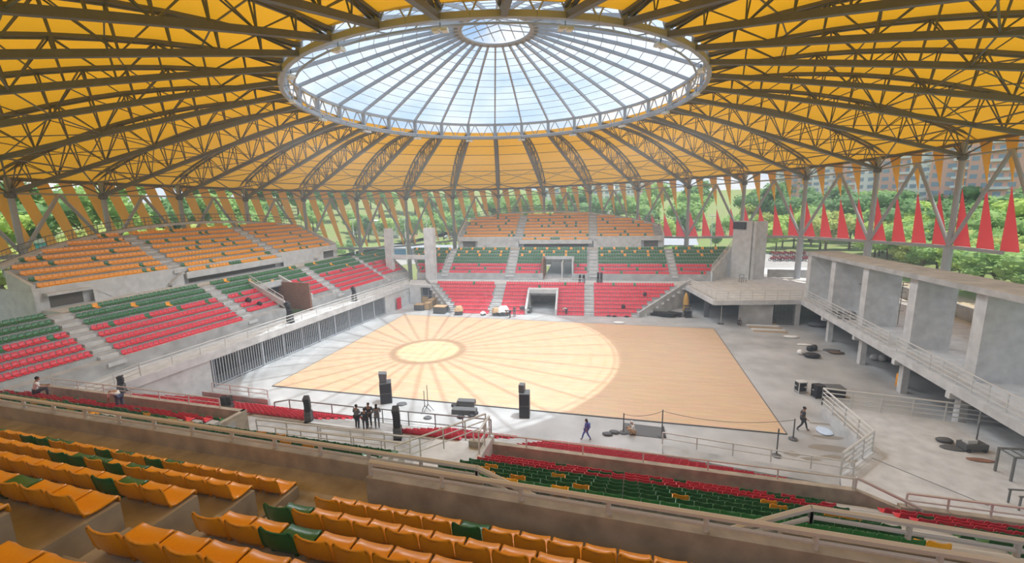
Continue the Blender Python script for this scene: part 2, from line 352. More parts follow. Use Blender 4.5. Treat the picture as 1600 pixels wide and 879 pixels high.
def high_tier(fr, v0, z0, blocks, aisles, ends, where, pfx, n=9, seatp=.46, RP=47.6):
    """blocks: (name, u0, u1, first row); rows are cut off by the round perimeter"""
    rows = []; lab = []
    for j in range(n):
        a, b = circ(fr, v0 + T3 * j, RP); a = max(a, ends[0]); b = min(b, ends[1])
        if b - a < 2: continue
        rows.append((j, [(a - .4, b + .4)] if j > 0 else [(blocks[1][1] - .6, blocks[1][2] + .6)]))
        for nm, u0, u1, j0 in blocks:
            if j < j0: continue
            c = speck('orange', 'green', .075, random.Random(j * 31 + len(nm)))
            if j == j0 and j0 == 0: c = (lambda k: 'green' if 11 < k < 16 or k % 17 == 5 else 'orange')
            seats(fr, max(u0, a), min(u1, b), j, v0, z0, T3, R3, seatp, c, nm + ' of the ' + where)
    steps(fr, rows, v0, z0, T3, R3, pfx + '_high_terrace_floor', 'stepped concrete terrace under the orange seats of the ' + where, thick=.75)
    st = MB()
    for a, b in aisles: aisle(fr, range(1, n), lambda j: (a, b), v0, z0, T3, R3, st)
    tag(st.build(pfx + '_high_stair_floor', 'concrete_light'), 'concrete aisle stairs between the orange seats of the ' + where, 'stairs', kind='structure')
    # front wall with dark louvred recesses and raking ledges
    u0, u1 = ends; vw = v0 + T3 - BACK - .25; zt = z0 + R3 - TOP; zb = z0 - 1.95
    w = MB(); panel(fr, w, u0 - .4, u1 + .4, vw, vw + .25, zb, zt)
    b1 = blocks[1]; panel(fr, w, b1[1] - .6, b1[2] + .6, v0 - BACK - .15, v0 - BACK, zt - R3 - .8, zt - R3 + .02)
    # sloping end walls
    for ue in (u0 - .4, u1 + .4):
        vb = v0
        for k in range(n):
            a, b = circ(fr, v0 + T3 * k, 48.2)
            if a < ue < b: vb = v0 + T3 * k
        sgn = 1 if ue > 0 else -1
        P = fr.P
        w.extrude([P(ue, vw, zb), P(ue, max(vb, vw + 2) + .8, zb), P(ue, max(vb, vw + 2) + .8, z0 - TOP + R3 * (max(vb, vw + 2) - v0) / T3 + .5), P(ue, vw, zt + .3)], Vector((fr.U.x, fr.U.y, 0)) * .3 * sgn)
    tag(w.build('wall_' + pfx + '_high', 'concrete_light'), 'concrete front and end walls of the high tier in the ' + where, 'wall', kind='structure')
    lz = MB()
    for (a, b) in ((u0 + .4, u0 + 3.0), (b1[1] + .2, b1[2] - .2), (u1 - 3.0, u1 - .4)): panel(fr, lz, a, b, vw - .06, vw + .01, zb + .1, zb + 1.25)
    tag(lz.build('trim_3', 'louvre'), 'dark louvred bands in the wall below the orange seats of the ' + where, 'louvre', kind='structure')
    lg = MB()
    for (a, b, s1, s2) in ((u0, u0 + 3.6, 0, 1), (b1[1] - .8, b1[2] + .8, 1, 1), (u1 - 3.6, u1, 1, 0)):
        panel(fr, lg, a, b, vw - .7, vw, zb + 1.3, zb + 1.55)
        P = fr.P
        if s1: lg.extrude([P(a, vw - .7, zb + 1.55), P(a, vw - .7, zb + 1.3), P(a - 1.5, vw - .7, zb + .15), P(a - 1.5, vw - .7, zb + .45)], Vector((fr.V.x, fr.V.y, 0)) * .7)
        if s2: lg.extrude([P(b, vw - .7, zb + 1.55), P(b, vw - .7, zb + 1.3), P(b + 1.5, vw - .7, zb + .15), P(b + 1.5, vw - .7, zb + .45)], Vector((fr.V.x, fr.V.y, 0)) * .7)
        if s1: lg.extrude([P(a - 1.5, vw - .7, zb), P(a, vw - .7, zb), P(a, vw - .7, zb + 1.3), P(a - 1.5, vw - .7, zb + .3)], Vector((fr.V.x, fr.V.y, 0)) * .08)
        if s2: lg.extrude([P(b + 1.5, vw - .7, zb), P(b, vw - .7, zb), P(b, vw - .7, zb + 1.3), P(b + 1.5, vw - .7, zb + .3)], Vector((fr.V.x, fr.V.y, 0)) * .08)
    tag(lg.build('trim_4', 'concrete_light'), 'projecting concrete ledges with raking ends below the orange seats of the ' + where, 'ledge', kind='structure')
    bw = MB(); panel(fr, bw, u0 - .4, u1 + .4, v0 - 3.9, vw + .1, zb - .4, zb + .02)
    tag(bw.build(pfx + '_high_walkway_floor', 'concrete_light'), 'walkway below the high tier of the ' + where, 'walkway', kind='structure')
high_tier(FAR, 10.0, 10.0, [('left block', -18.6, -7.9, 1), ('middle block', -6.3, 6.7, 0), ('right block', 8.3, 18.9, 1)], [(-7.8, -6.4), (6.8, 8.2)], (-19.0, 20.0), 'far stand', 'far')

# ---- left stand
ul = lambda j: -17.0
rows = [(j, [(-24, 7.9), (12.3, 36.5 + .55 * j)] if j < 5 else [(-24, 36.5 + .55 * j)]) for j in range(8)]
steps(LEFT, rows, 0, 5.0, T2, R2, 'left_terrace_floor', 'stepped concrete terrace of the left stand')
st = MB()
for a, b in ((-11.6, -10.2), (2.3, 3.5), (17.3, 18.7), (29.8, 30.6)): aisle(LEFT, range(8), lambda j: (a, b), 0, 5.0, T2, R2, st)
tag(st.build('left_stair_floor', 'concrete_light'), 'concrete aisle stairs of the left stand', 'stairs', kind='structure')
for j in range(8):
    g = j >= 5
    c = (lambda k, j=j: ('orange' if (k * 5 + j * 7) % 23 == 0 else 'green') if j >= 5 else ('green' if j == 4 and k % 7 == 3 else 'red'))
    for nm, a, b, j0 in (('nearest block', -24, -11.7, 1), ('second block', -10.1, 2.2, 0), ('third block', 3.6, 17.2, 1), ('fourth block', 18.8, 29.7, 0), ('last block', 30.7, 36.0 + .55 * j, 1)):
        if j < j0: continue
        seats(LEFT, a, b, j, 0, 5.0, T2, R2, .45, c, nm + ' of the left stand', skip=[(7.7, 12.5)] if (nm == 'third block' and j < 5) else ())
fw = MB()
for a, b in ((-24, 7.9), (12.3, 37)): panel(LEFT, fw, a, b, -.72, -.47, 3.3, 4.62)
P = LEFT.P
fw.extrude([P(36.6, -.7, 3.3), P(40.6, 7.2, 3.3), P(40.6, 7.2, 8.3), P(36.6, -.7, 4.9)], (-.28, .1, 0))
tag(fw.build('wall_left', 'concrete'), 'concrete wall between the left walkway and the red seats', 'wall', kind='structure')
pm = MB(); panel(LEFT, pm, 12.0, 12.25, -.7, 5, 3.3, 7.0)
panel(LEFT, pm, 7.75, 7.95, -.7, -.3, 3.3, 5.4)
tag(pm.build('wall_left_passage', 'brick_red'), 'reddish side wall of the sunken passage in the left stand', 'wall', kind='structure')
pm = MB(); P = LEFT.P
for a in (7.6, 12.25): pm.extrude([P(a, -.75, 4.7), P(a, 4.6, 7.2), P(a, 4.6, 7.9), P(a, -.75, 5.5)], Vector((LEFT.U.x, LEFT.U.y, 0)) * .25)
panel(LEFT, pm, 7.6, 12.5, 3.9, 4.5, 6.6, 7.3)
tag(pm.build('trim_5', 'concrete_light'), 'pale copings around the sunken passage in the left stand', 'coping', kind='structure')
pm = MB(); panel(LEFT, pm, 7.8, 12.2, 4.6, 5.0, 3.3, 6.6); tag(pm.build('wall_left_passage_end', 'dark'), 'near-black end painted for the shade of the sunken passage, left stand', 'wall', kind='structure')
high_tier(LEFT, 9.8, 10.0, [('left block', -13.0, 2.2, 1), ('middle block', 3.8, 17.4, 0), ('right block', 18.9, 30.0, 1)], [(2.3, 3.7), (17.5, 18.8)], (-9.8, 30.4), 'left stand', 'left', RP=49.3)
ew = MB(); panel(LEFT, ew, -10.6, -10.2, 9.9, 24, 5.5, 9.9); panel(LEFT, ew, -24, -10.2, 23.7, 24, 0, 9.9); tag(ew.build('wall_left_end', 'concrete_light'), 'tall pale end wall below the left high tier', 'wall', kind='structure')
# walkway slab and wall with grille towards the court
Lx = lambda y: -38.3 + (y - 34.2) * .0755
gal = MB()
gal.prism([(Lx(20), 20), (Lx(69.5), 69.5), (-37.5, 73.5), (LEFT.P(38, -.3).x, LEFT.P(38, -.3).y), (LEFT.P(-24, -.3).x, LEFT.P(-24, -.3).y)], 2.85, 3.3)
tag(gal.build('left_walkway_floor', 'concrete_light'), 'concrete walkway slab along the left stand', 'walkway', kind='structure')
lip = MB(); lip.bar((Lx(20) + .05, 20, 3.2), (Lx(69.4) + .05, 69.4, 3.2), .3, .75)
tag(lip.build('trim_6', 'concrete_light'), 'pale edge beam of the left walkway above the grille', 'beam', kind='structure')
lw = MB(); lw.bar((Lx(20) - .1, 20, 1.42), (Lx(32.9) - .1, 32.9, 1.42), .3, 2.85); lw.bar((Lx(62.2) - .1, 62.2, 1.42), (Lx(69.4) - .1, 69.4, 1.42), .3, 2.85)
lw.bar((Lx(69.4), 69.4, 1.42), (-32.2, 71.0, 1.42), .3, 2.85) if False else None
tag(lw.build('wall_left_lower', 'concrete_light'), 'concrete wall at court level below the left walkway', 'wall', kind='structure')
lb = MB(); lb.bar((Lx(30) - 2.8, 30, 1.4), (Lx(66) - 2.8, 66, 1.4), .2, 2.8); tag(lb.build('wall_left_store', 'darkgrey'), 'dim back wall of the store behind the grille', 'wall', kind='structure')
gr = thing('security_grille', 'long grey steel bar grille below the left walkway', 'grille')
gb = MB(); gf = MB(); y = 33.0
while y < 62.1:
    gb.tube((Lx(y), y, .15), (Lx(y), y, 2.8), .045, 4, cap=False); y += .3
gb.bar((Lx(33), 33, .15), (Lx(62.1), 62.1, .15), .06, .08); gb.bar((Lx(33), 33, 2.75), (Lx(62.1), 62.1, 2.75), .06, .08)
gb.build('bars', 'grille', gr)
for k in range(11):
    y = 33.05 + k * 2.9; MB().bar((Lx(y) + .04, y, 0), (Lx(y) + .04, y, 2.83), .12, .12).build('post', 'steel_light', gr)
# corner room between the left and far stands
cr = MB()
q = [(Lx(69.4), 69.4), (-31.3, 69.2), (-31.6, 74), (-37.5, 74)]
cr.prism(q, 2.95, 3.35)
tag(cr.build('corner_walkway_floor', 'concrete_light'), 'concrete corner slab between the left and far stands', 'walkway', kind='structure')
cr = MB(); cr.bar((-35.5, 69.5, 1.5), (-33.4, 69.5, 1.5), .3, 2.9); cr.bar((-33.9, 73, 1.5), (-31.0, 73, 1.5), .2, 2.9)
tag(cr.build('wall_corner', 'concrete_light'), 'concrete wall below the corner slab', 'wall', kind='structure')
gw = thing('glazed_screen', 'dark glazed screen under the corner slab behind the stacked crates', 'window')
MB().box(-33.3, -29.6, 69.9, 69.95, .1, 2.9).build('glass', mat('dark_glass', (.03, .045, .055), .08, spec=.7), gw)
g2 = MB()
for xx in (-33.3, -32.2, -31.1, -29.7): g2.box(xx - .05, xx + .05, 69.82, 69.9, 0, 2.95)
for zz in (1.4, 2.9): g2.box(-33.3, -29.6, 69.82, 69.9, zz - .04, zz + .04)
g2.build('frame', 'steel_light', gw)

# ---- near stand, lower rows and walkway
T4, R4 = .8, .40
re_ = lambda j: 1.0 + 1.05 * j
rows = [(j, [(-38, re_(j) + .9)]) for j in range(8)]
steps(NEARL, rows, 0, .95, T4, R4, 'near_lower_terrace_floor', 'stepped concrete terrace of the near stand beside the court', thick=.55)
for j in range(8):
    for nm, a, b in (('far left block', -36.5, -31.8), ('left block', -31.0, -19.3), ('short middle block', -12.4 - .1 * j, -6.6 - .3 * j), ('right block', -4.6 - .12 * j, re_(j))):
        seats(NEARL, a, b, j, 0, .95, T4, R4, .46, 'red', nm + ' of the courtside rows')
fz = MB(); panel(NEARL, fz, -38, 1.9, -.62, -.47, 0, .58)
tag(fz.build('wall_courtside_front', 'concrete'), 'low concrete front of the courtside rows', 'wall', kind='structure')
wk = MB(); panel(NEARL, wk, -46, 9.0, 5.85, 10.6, 2.9, 3.37)
tag(wk.build('near_walkway_floor', 'concrete'), 'concrete walkway behind the courtside rows of the near stand', 'walkway', kind='structure')
# ---- near stand, upper rows
T5, R5, Z5 = .85, .456, 6.85
rows = [(j, [(-36, -20.3 if j < 4 else -8.6), (-6.4, 30)]) for j in range(8)]
steps(NEAR, rows, 0, Z5, T5, R5, 'near_upper_terrace_floor', 'stepped concrete terrace of the near stand', thick=.6)
st = MB()
for a, b in ((6.5, 7.9), (-22.2, -20.9)): aisle(NEAR, range(8), lambda j: (a, b), 0, Z5, T5, R5, st)
tag(st.build('near_stair_floor', 'concrete_light'), 'concrete aisle stairs of the near stand', 'stairs', kind='structure')
rn = random.Random(5)
for j in range(8):
    def c(k, j=j):
        r = rn.random()
        if j < 3: return 'green' if r < .16 else 'red'
        return 'orange' if r < (.1 if j < 7 else .2) else 'green'
    for nm, a, b in (('centre block', -6.2, 6.4), ('right block', 8.0, 20.0), ('left block', -20.8, -8.9), ('far left block', -35.5, -22.3)):
        if nm == 'left block' and j < 4: continue
        seats(NEAR, a, b if nm != 'far left block' or j > 3 else b + 1.6, j, 0, Z5, T5, R5, .46, c, nm + ' of the near stand')
pw = MB(); P = NEAR.P
pw.obox(NEAR.O, NEAR.U, NEAR.V, -7.6, 7.6, -1.28, -1.03, 3.3, 6.7)
pw.extrude([P(7.6, -1.28, 1.95), P(9.0, -1.28, 1.95), P(9.0, -1.28, 6.2), P(7.6, -1.28, 6.7)], Vector((NEAR.V.x, NEAR.V.y, 0)) * .25)
pw.obox(NEAR.O, NEAR.U, NEAR.V, 9.0, 30, -1.28, -1.03, .0, 6.3)
pw.obox(NEAR.O, NEAR.U, NEAR.V, -36, -20.4, -1.28, -1.03, 3.3, 6.7); pw.obox(NEAR.O, NEAR.U, NEAR.V, -20.6, -20.35, -1.28, 3.0, 3.3, 6.7); pw.obox(NEAR.O, NEAR.U, NEAR.V, -20.4, -9.4, 2.95, 3.15, 3.3, 8.3)
tag(pw.build('wall_near_parapet', 'concrete_shade_tint'), 'concrete parapet in front of the red and green near seats', 'wall', kind='structure')
wf = MB(); wf.obox(NEAR.O, NEAR.U, NEAR.V, -36, -20.4, -1.05, -.45, 5.4, 5.9); wf.obox(NEAR.O, NEAR.U, NEAR.V, -7, 30, -1.05, -.45, 5.4, 5.9); wf.obox(NEAR.O, NEAR.U, NEAR.V, -20.6, -7, -1.05, 3.1, 2.9, 3.37)
tag(wf.build('near_gangway_floor', 'concrete'), 'narrow gangway behind the near parapet', 'walkway', kind='structure')
# ---- near high tier: parapets and terraces
hp = MB(); u = NY
hp.obox(u.O, u.U, u.V, .2, 30, -1.4, -1.2, 11.2, 12.25)
tag(hp.build('wall_near_high', 'concrete_shade_tint'), 'concrete parapet in front of the nearest orange seats', 'wall', kind='structure')
hp = MB(); hp.obox(u.O, u.U, u.V, -18, 2.3, -2.12, -1.9, 10.6, 12.0); hp.obox(u.O, u.U, u.V, 7.6, 24, -2.12, -1.9, 10.6, 12.0)
tag(hp.build('wall_near_high_left', 'concrete_shade_tint'), 'concrete parapet in front of the orange seats beside the aisle', 'wall', kind='structure')
rows = [(j, [(-.15, 22)]) for j in range(6)]
T6, R6, Z6 = 1.0, .6, 12.64
steps(NY, rows, 0, Z6, T6, R6, 'near_high_terrace_floor', 'stepped concrete terrace under the nearest orange seats', thick=.7, material='concrete_shade_tint')
rows = [(j, [(-17, -1.35)]) for j in range(7)]
steps(NY, rows, -.65 * -1 - 1.3, Z6 - .39, T6, R6, 'near_high_left_terrace_floor', 'stepped concrete terrace under the orange seats beyond the aisle', thick=.7, material='concrete_shade_tint')
st = MB(); panel(NY, st, -17, 22, -1.9, 6, 11.0, 11.62)
for j in range(8):
    z = 11.62 + j * .6; v = -.47 + j * 1.0
    panel(NY, st, -1.4, -.1, v, v + 1.05, z - .5, z + .0); panel(NY, st, -1.4, -.1, v - .45, v, z - .8, z - .3)
tag(st.build('near_high_stair_floor', 'concrete_shade_tint'), 'concrete aisle floor and steps between the nearest orange seats', 'stairs', kind='structure')
gset = {(0, 4), (1, 0), (2, 1), (3, 5)}
for j in range(6):
    seats(NY, .0, 13.5 if j else 13.5, j, 0, Z6, T6, R6, .5, (lambda k, j=j: 'green' if (j, k) in {(0, 5), (1, 0), (2, 2), (3, 9)} else 'orange'), 'near high block right of the aisle')
for j in range(7):
    n = int(15.2 / .5)
    gl = {0: {10, 11, 12, 16, 17, 21, 24}, 1: {22, 23, 25}, 2: {19, 28}, 3: {20, 27}, 4: {28, 29}}.get(j, set())
    fr2 = Frame(NY.P(-1.4, 0)[:2], -2.0, flip=True)
    seats(fr2, -15.5, 0, j, -.65, Z6 - .39, T6, R6, .5, (lambda k, gl=gl: 'green' if k in gl else 'orange'), 'high block left of the aisle')
# ================================================================ seats
def seat_mesh(name, colour, fine=True):
    """moulded shell seat: pan, curved-up back, rolled side edges; origin at the step edge, facing +y"""
    if fine:
        prof = [(.045, -.055), (.055, .02), (.03, .055), (-.08, .05), (-.2, .04), (-.3, .045), (-.36, .075), (-.395, .14), (-.42, .24), (-.445, .34), (-.46, .39), (-.475, .40)]
        wid = [.36, .41, .445, .455, .46, .462, .464, .464, .462, .455, .43, .37]
        xs = [-1, -.93, -.8, -.45, 0, .45, .8, .93, 1]; ed = [.006, .016, .010, 0, -.002, 0, .010, .016, .006]
    else:
        prof = [(.045, -.04), (.04, .05), (-.3, .045), (-.4, .14), (-.445, .34), (-.47, .39)]
        wid = [.36, .41, .43, .43, .42, .34]; xs = [-1, -.7, .7, 1]; ed = [.02, 0, 0, .02]
    th = .022 if fine else .03
    bm = bmesh.new(); top = []; bot = []
    for i, ((y, z), w) in enumerate(zip(prof, wid)):
        a = prof[max(i - 1, 0)]; b = prof[min(i + 1, len(prof) - 1)]; ty, tz = b[0] - a[0], b[1] - a[1]; L = math.hypot(ty, tz); ny, nz = tz / L, -ty / L
        if ny * 0 + nz < 0 and i < 5: ny, nz = -ny, -nz
        if i >= 5 and ny < 0: ny, nz = -ny, -nz
        wr = .03 * max(0, (i - 6) / 5.0) if fine else 0
        yy = [y + wr * x * x for x in xs]
        r1 = [bm.verts.new((x * w / 2, y_ + ny * e_, z + nz * e_ )) for x, e_, y_ in zip(xs, ed, yy)]
        r2 = [bm.verts.new((x * w / 2, y_ + ny * (e_ - th), z + nz * (e_ - th))) for x, e_, y_ in zip(xs, ed, yy)]
        top.append(r1); bot.append(r2)
    n = len(xs)
    for i in range(len(prof) - 1):
        for k in range(n - 1):
            bm.faces.new((top[i][k], top[i][k + 1], top[i + 1][k + 1], top[i + 1][k])); bm.faces.new((bot[i][k], bot[i + 1][k], bot[i + 1][k + 1], bot[i][k + 1]))
        bm.faces.new((top[i][0], top[i + 1][0], bot[i + 1][0], bot[i][0])); bm.faces.new((top[i][-1], bot[i][-1], bot[i + 1][-1], top[i + 1][-1]))
    for r1, r2 in ((top[0], bot[0]), (top[-1], bot[-1])):
        for k in range(n - 1): bm.faces.new((r1[k], r2[k], r2[k + 1], r1[k + 1]))
    # skirt closing the back down to the step, and mounting foot
    if fine:
        for x in (-.16, .16):
            q = [bm.verts.new(p) for p in ((x - .02, -.02, 0), (x + .02, -.02, 0), (x + .02, -.34, 0), (x - .02, -.34, 0), (x - .02, -.02, .045), (x + .02, -.02, .045), (x + .02, -.34, .045), (x - .02, -.34, .045))]
            for f in ((3, 2, 1, 0), (4, 5, 6, 7), (0, 1, 5, 4), (1, 2, 6, 5), (2, 3, 7, 6), (3, 0, 4, 7)): bm.faces.new([q[i] for i in f])
    # sides of the pan reach the step so that seats read as solid shells
    bmesh.ops.recalc_face_normals(bm, faces=bm.faces)
    me = bpy.data.meshes.new(name); bm.to_mesh(me); bm.free()
    me.materials.append(M[colour]); me.polygons.foreach_set('use_smooth', [True] * len(me.polygons)); me.update()
    return me
SEATN = {'orange': 'orange', 'green': 'dark green', 'red': 'red'}
for colour in ('orange', 'green', 'red'):
    me = seat_mesh(colour + '_stadium_chair', colour)
    lst = [s for s in SEATS if s[0] == colour and in_view(s[1] + Vector((0, 0, .3)))]
    lst.sort(key=lambda s: -ppm(s[1]))
    first = lst[:300]; rest = lst[300:] + [s for s in SEATS if s[0] == colour and not in_view(s[1] + Vector((0, 0, .3))) and ppm(s[1]) < 700]
    for s in first:
        o = bpy.data.objects.new(colour + '_stadium_chair', me); COL.objects.link(o); o.location = s[1]; o.rotation_euler = (0, 0, s[2]); o.scale = (s[3] / .48, 1, 1)
        tag(o, f"{SEATN[colour]} plastic seat, {s[4]}", 'seat', 'plastic stadium seats in the rows of ' + s[4].split(', ', 2)[2])
    lm = seat_mesh('tmp', colour, fine=False); nv = len(lm.vertices); co = np.empty(nv * 3); lm.vertices.foreach_get('co', co); co = co.reshape(-1, 3)
    fs = np.array([list(p.vertices) for p in lm.polygons]); bpy.data.meshes.remove(lm)
    vs = np.empty((len(rest), nv, 3)); ff = np.empty((len(rest),) + fs.shape, int)
    for i, s in enumerate(rest):
        c, sn = math.cos(s[2]), math.sin(s[2]); x = co[:, 0] * s[3] / .48; y = co[:, 1]
        vs[i, :, 0] = x * c - y * sn + s[1].x; vs[i, :, 1] = x * sn + y * c + s[1].y; vs[i, :, 2] = co[:, 2] + s[1].z; ff[i] = fs + i * nv
    rm = bpy.data.meshes.new('distant_seating'); V_ = vs.reshape(-1, 3); Fc = ff.reshape(-1, 4)
    rm.vertices.add(len(V_)); rm.vertices.foreach_set('co', V_.ravel()); rm.loops.add(Fc.size); rm.loops.foreach_set('vertex_index', Fc.ravel().astype(np.int32))
    rm.polygons.add(len(Fc)); rm.polygons.foreach_set('loop_start', np.arange(0, Fc.size, 4, dtype=np.int32)); rm.polygons.foreach_set('loop_total', np.full(len(Fc), 4, dtype=np.int32))
    rm.update(calc_edges=True); rm.validate(); rm.materials.append(M[colour])
    o = bpy.data.objects.new(colour + '_seating', rm); COL.objects.link(o)
    tag(o, f"rows of small {SEATN[colour]} plastic seats in the distant stands", 'seating', kind='stuff')
# ================================================================ roof and perimeter
RC = 53.0
_az = [-163.5, 174, 161, 140, 106, 84, 62, 40, 28, 17, 0, -30, -60, -100, -135, -163.5]
_zz = [19.2, 18.9, 18.5, 18.2, 18.3, 18.8, 19.3, 20.0, 20.6, 21.4, 22.0, 22.6, 22.8, 21.9, 20.4, 19.2]
def zk(a):
    a = (a + 180) % 360 - 180
    A = [(x if x > -163.4 else x + 360) for x in _az[:-1]]; pairs = sorted(zip([x % 360 for x in _az[:-1]], _zz[:-1])); a %= 360
    xs = [p[0] for p in pairs]; zs = [p[1] for p in pairs]
    return float(np.interp(a, [xs[-1] - 360] + xs + [xs[0] + 360], [zs[-1]] + zs + [zs[0]]))
_bz = [(197, 12.6), (185, 12.0), (172, 11), (160, 9.6), (139, 7.83), (128, 7.85), (117, 8.49), (95, 8.8), (62, 9.14), (40, 10.4), (28, 10.5), (17, 10.8)]
def zb(a):
    a %= 360; xs = [p[0] for p in _bz][::-1]; zs = [p[1] for p in _bz][::-1]; return float(np.interp(a, xs, zs))
def pol(a, r, z, c=C0): return Vector((c.x + r * math.cos(math.radians(a)), c.y + r * math.sin(math.radians(a)), z))
CR = Vector((-13.4, 49.3)); RR = 21.0
def zring(p): return 27.8 + .02 * (p.x + 13) - .04 * (p.y - 50)
def ringp(a, r=RR, dz=0.0):
    p = pol(a, r, 0, CR); p.z = zring(p) + dz; return p
AZ = [95.3 + 11.25 * k for k in range(32)]
RH = 1.9
def chord_pts(a, top, n=12):
    A = pol(a, RC + (.9 if top else 0), zk(a) + (2.0 if top else 0)); B = ringp(a, RR + .1, .55 if top else 0.0)
    out = []
    for i in range(n + 1):
        t = i / n; p = A.lerp(B, t); p.z += (2.0 if top else .25) * 4 * t * (1 - t); out.append(p)
    return out
def cardinal(a):
    a = (a % 360)
    return 'north east south west'.split()[int(((90 - a + 45) % 360) // 90)]
clock = []
for i, a in enumerate(AZ):
    # order: clockwise from the column above the middle of the far stand
    k = (-(i) % 32)
    clock.append(k)
def place_words(i):
    k = clock[i]
    if k == 0: return 'far middle'
    return f'{ordw(k)} clockwise from far middle' if k <= 16 else f'{ordw(32 - k)} anticlockwise from far middle'
for i, a in enumerate(AZ):
    rt = thing('roof_truss', f'grey steel roof truss up to the skylight, {place_words(i)}', 'truss', pol(a, RC, zk(a)), 0, 'radial steel trusses of the roof')
    off = pol(a, RC, zk(a)); L = lambda p: Vector(p) - off
    bot = chord_pts(a, False); top = chord_pts(a, True)
    mb = MB(); 
    for p, q in zip(bot, bot[1:]): mb.bar(L(p), L(q), .44, .40)
    mb.build('bottom_chord', 'steel', rt)
    mb = MB()
    sd = Vector((-math.sin(math.radians(a)), math.cos(math.radians(a)), 0)); tops = {s: [L(p) + sd * s * (.38 - .15 * k / 12) for k, p in enumerate(top)] for s in (-1, 1)}
    for s in (-1, 1):
        for p, q in zip(tops[s], tops[s][1:]): mb.bar(p, q, .22, .22)
    mb.build('top_chord', 'steel', rt)
    mb = MB()
    for k in range(12):
        for s in (-1, 1):
            mb.tube(L(bot[k]), tops[s][k], .065, 4, cap=False)
            if k % 2 == 0: mb.tube(L(bot[k]), tops[s][k + 1], .06, 4, cap=False)
            else: mb.tube(tops[s][k], L(bot[k + 1]), .06, 4, cap=False)
        mb.tube(tops[-1][k], tops[1][k], .05, 4, cap=False)
    mb.build('lattice', 'steel', rt)
# crossing braces, one frame per bay
for i, a in enumerate(AZ):
    b = AZ[(i + 1) % 32] if i < 31 else a + 11.25
    A_, B_ = chord_pts(a, False), chord_pts(b, False); At, Bt = chord_pts(a, True), chord_pts(b, True)
    br = thing('roof_bracing', f'crossing grey steel braces in the roof bay, {place_words(i)}', 'bracing', (0, 0, 0), 0, 'bracing frames between the roof trusses')
    for p0, p1, r_ in ((A_[0], B_[3], .085), (B_[0], A_[3], .085), (A_[3], B_[6], .05), (B_[3], A_[6], .05)): MB().tube(p0, p1, r_, 5, cap=False).build('cross_brace', 'steel', br)
    for p0, p1, r_ in ((A_[3], B_[3], .08), (A_[6], B_[6], .06)): MB().tube(p0, p1, r_, 5, cap=False).build('tie', 'steel', br)
    for k in (2, 4, 6, 8, 10): MB().tube(At[k], Bt[k], .06, 4, cap=False).build('purlin', 'steel', br)
# membrane, scalloped between the trusses
NA, NR = 6, 14
vs = []; fs = []
for i in range(32 * NA):
    a = AZ[0] + 11.25 * i / NA; f = (i % NA) / NA
    a0 = AZ[0] + 11.25 * (i // NA); c0 = chord_pts(a0, True, NR); c1 = chord_pts(a0 + 11.25, True, NR)
    for j in range(NR + 1):
        p = c0[j].lerp(c1[j], f); tgt = pol(a, 1, 0, C0)
        t = j / NR
        rr = math.hypot(p.x - C0.x, p.y - C0.y)
        if j == 0: q = pol(a, RC + 1.5, zk(a) + 1.35)
        else: q = p
        q = Vector(q); q.z += .22 + .75 * math.sin(PI * f) * math.sin(PI * min(1, t * 1.0)) ** .6 if 0 < t < 1 else (.0 if j == 0 else .2)
        vs.append(q)
nt = 32 * NA
for i in range(nt):
    for j in range(NR):
        a_, b_ = i * (NR + 1) + j, ((i + 1) % nt) * (NR + 1) + j
        fs.append((a_, b_, b_ + 1, a_ + 1))
mb = MB(); mb.add(vs, fs)
o = mb.build('roof_membrane_ceiling', 'membrane', smooth=True)
tag(o, 'yellow orange membrane ceiling stretched over the roof trusses around the skylight', 'ceiling', kind='structure')
# eave ring and perimeter rings
def ringtube(name, f, r, n, material, label, kind='structure'):
    mb = MB(); pts = [f(AZ[0] + 360 * i / n) for i in range(n + 1)]
    for p, q in zip(pts, pts[1:]): mb.tube(p, q, r, 6, cap=False)
    return tag(mb.build(name, material), label, 'beam', kind=kind)
ringtube('trim_7', lambda a: pol(a, RC + .9, zk(a) + 1.55), .22, 64, 'steel', 'dark eave ring beam at the edge of the yellow roof')
ringtube('trim_8', lambda a: pol(a, RC + .2, zk(a) - .0), .11, 64, 'steel_light', 'thin ring pipe tying the tops of the perimeter columns')
# perimeter columns with V braces
front = [i for i, a in enumerate(AZ) if not (-125 < ((a + 180) % 360 - 180) < -5)]
for i in front:
    a = AZ[i]; z = zk(a); ww = place_words(i)
    cb = thing('perimeter_column', f'round grey steel column under the eave, {ww}', 'column', pol(a, RC, -.4), 0, 'perimeter columns of the arena')
    base = pol(a, RC, -.4); top = pol(a, RC, z)
    MB().tube((0, 0, 0), Vector((0, 0, zb(a) + .4)), .46, 14).build('shaft', 'steel_light', cb)
    MB().tube((0, 0, zb(a) + .3), (0, 0, z + 2.0), .30, 12).build('upper_shaft', 'steel_light', cb)
    MB().lathe([(.30, -.35), (.5, -.2), (.5, .2), (.30, .35)], (0, 0, z + .2), 12).build('collar', 'steel', cb)
    s = MB()
    for sg in (-1, 1):
        q = pol(a + sg * 2.6, RC + .9, z + 1.6) - base; s.tube((0, 0, z + .4), q, .09, 5)
    s.build('struts', 'steel', cb)
    b = a + 11.25; mid = pol(a + 5.625, RC, zk(a + 5.625))
    if i in front and (i + 1) % 32 in front:
        for (aa) in (a, b):
            q = pol(aa, RC, zb(aa) + .1)
            tag(MB().tube(mid, q, .21, 8).build('diagonal_brace', 'steel_light'), f'slanting grey tube brace, {"left" if aa == b else "right"} leg, {ww} bay', 'brace', 'V shaped tube braces between the perimeter columns')
bb = MB(); pts = []
A0, A1 = 10.0, 215.0; n = 40
for k in range(n + 1):
    a = A0 + (A1 - A0) * k / n; pts.append(pol(a, RC, zb(a)))
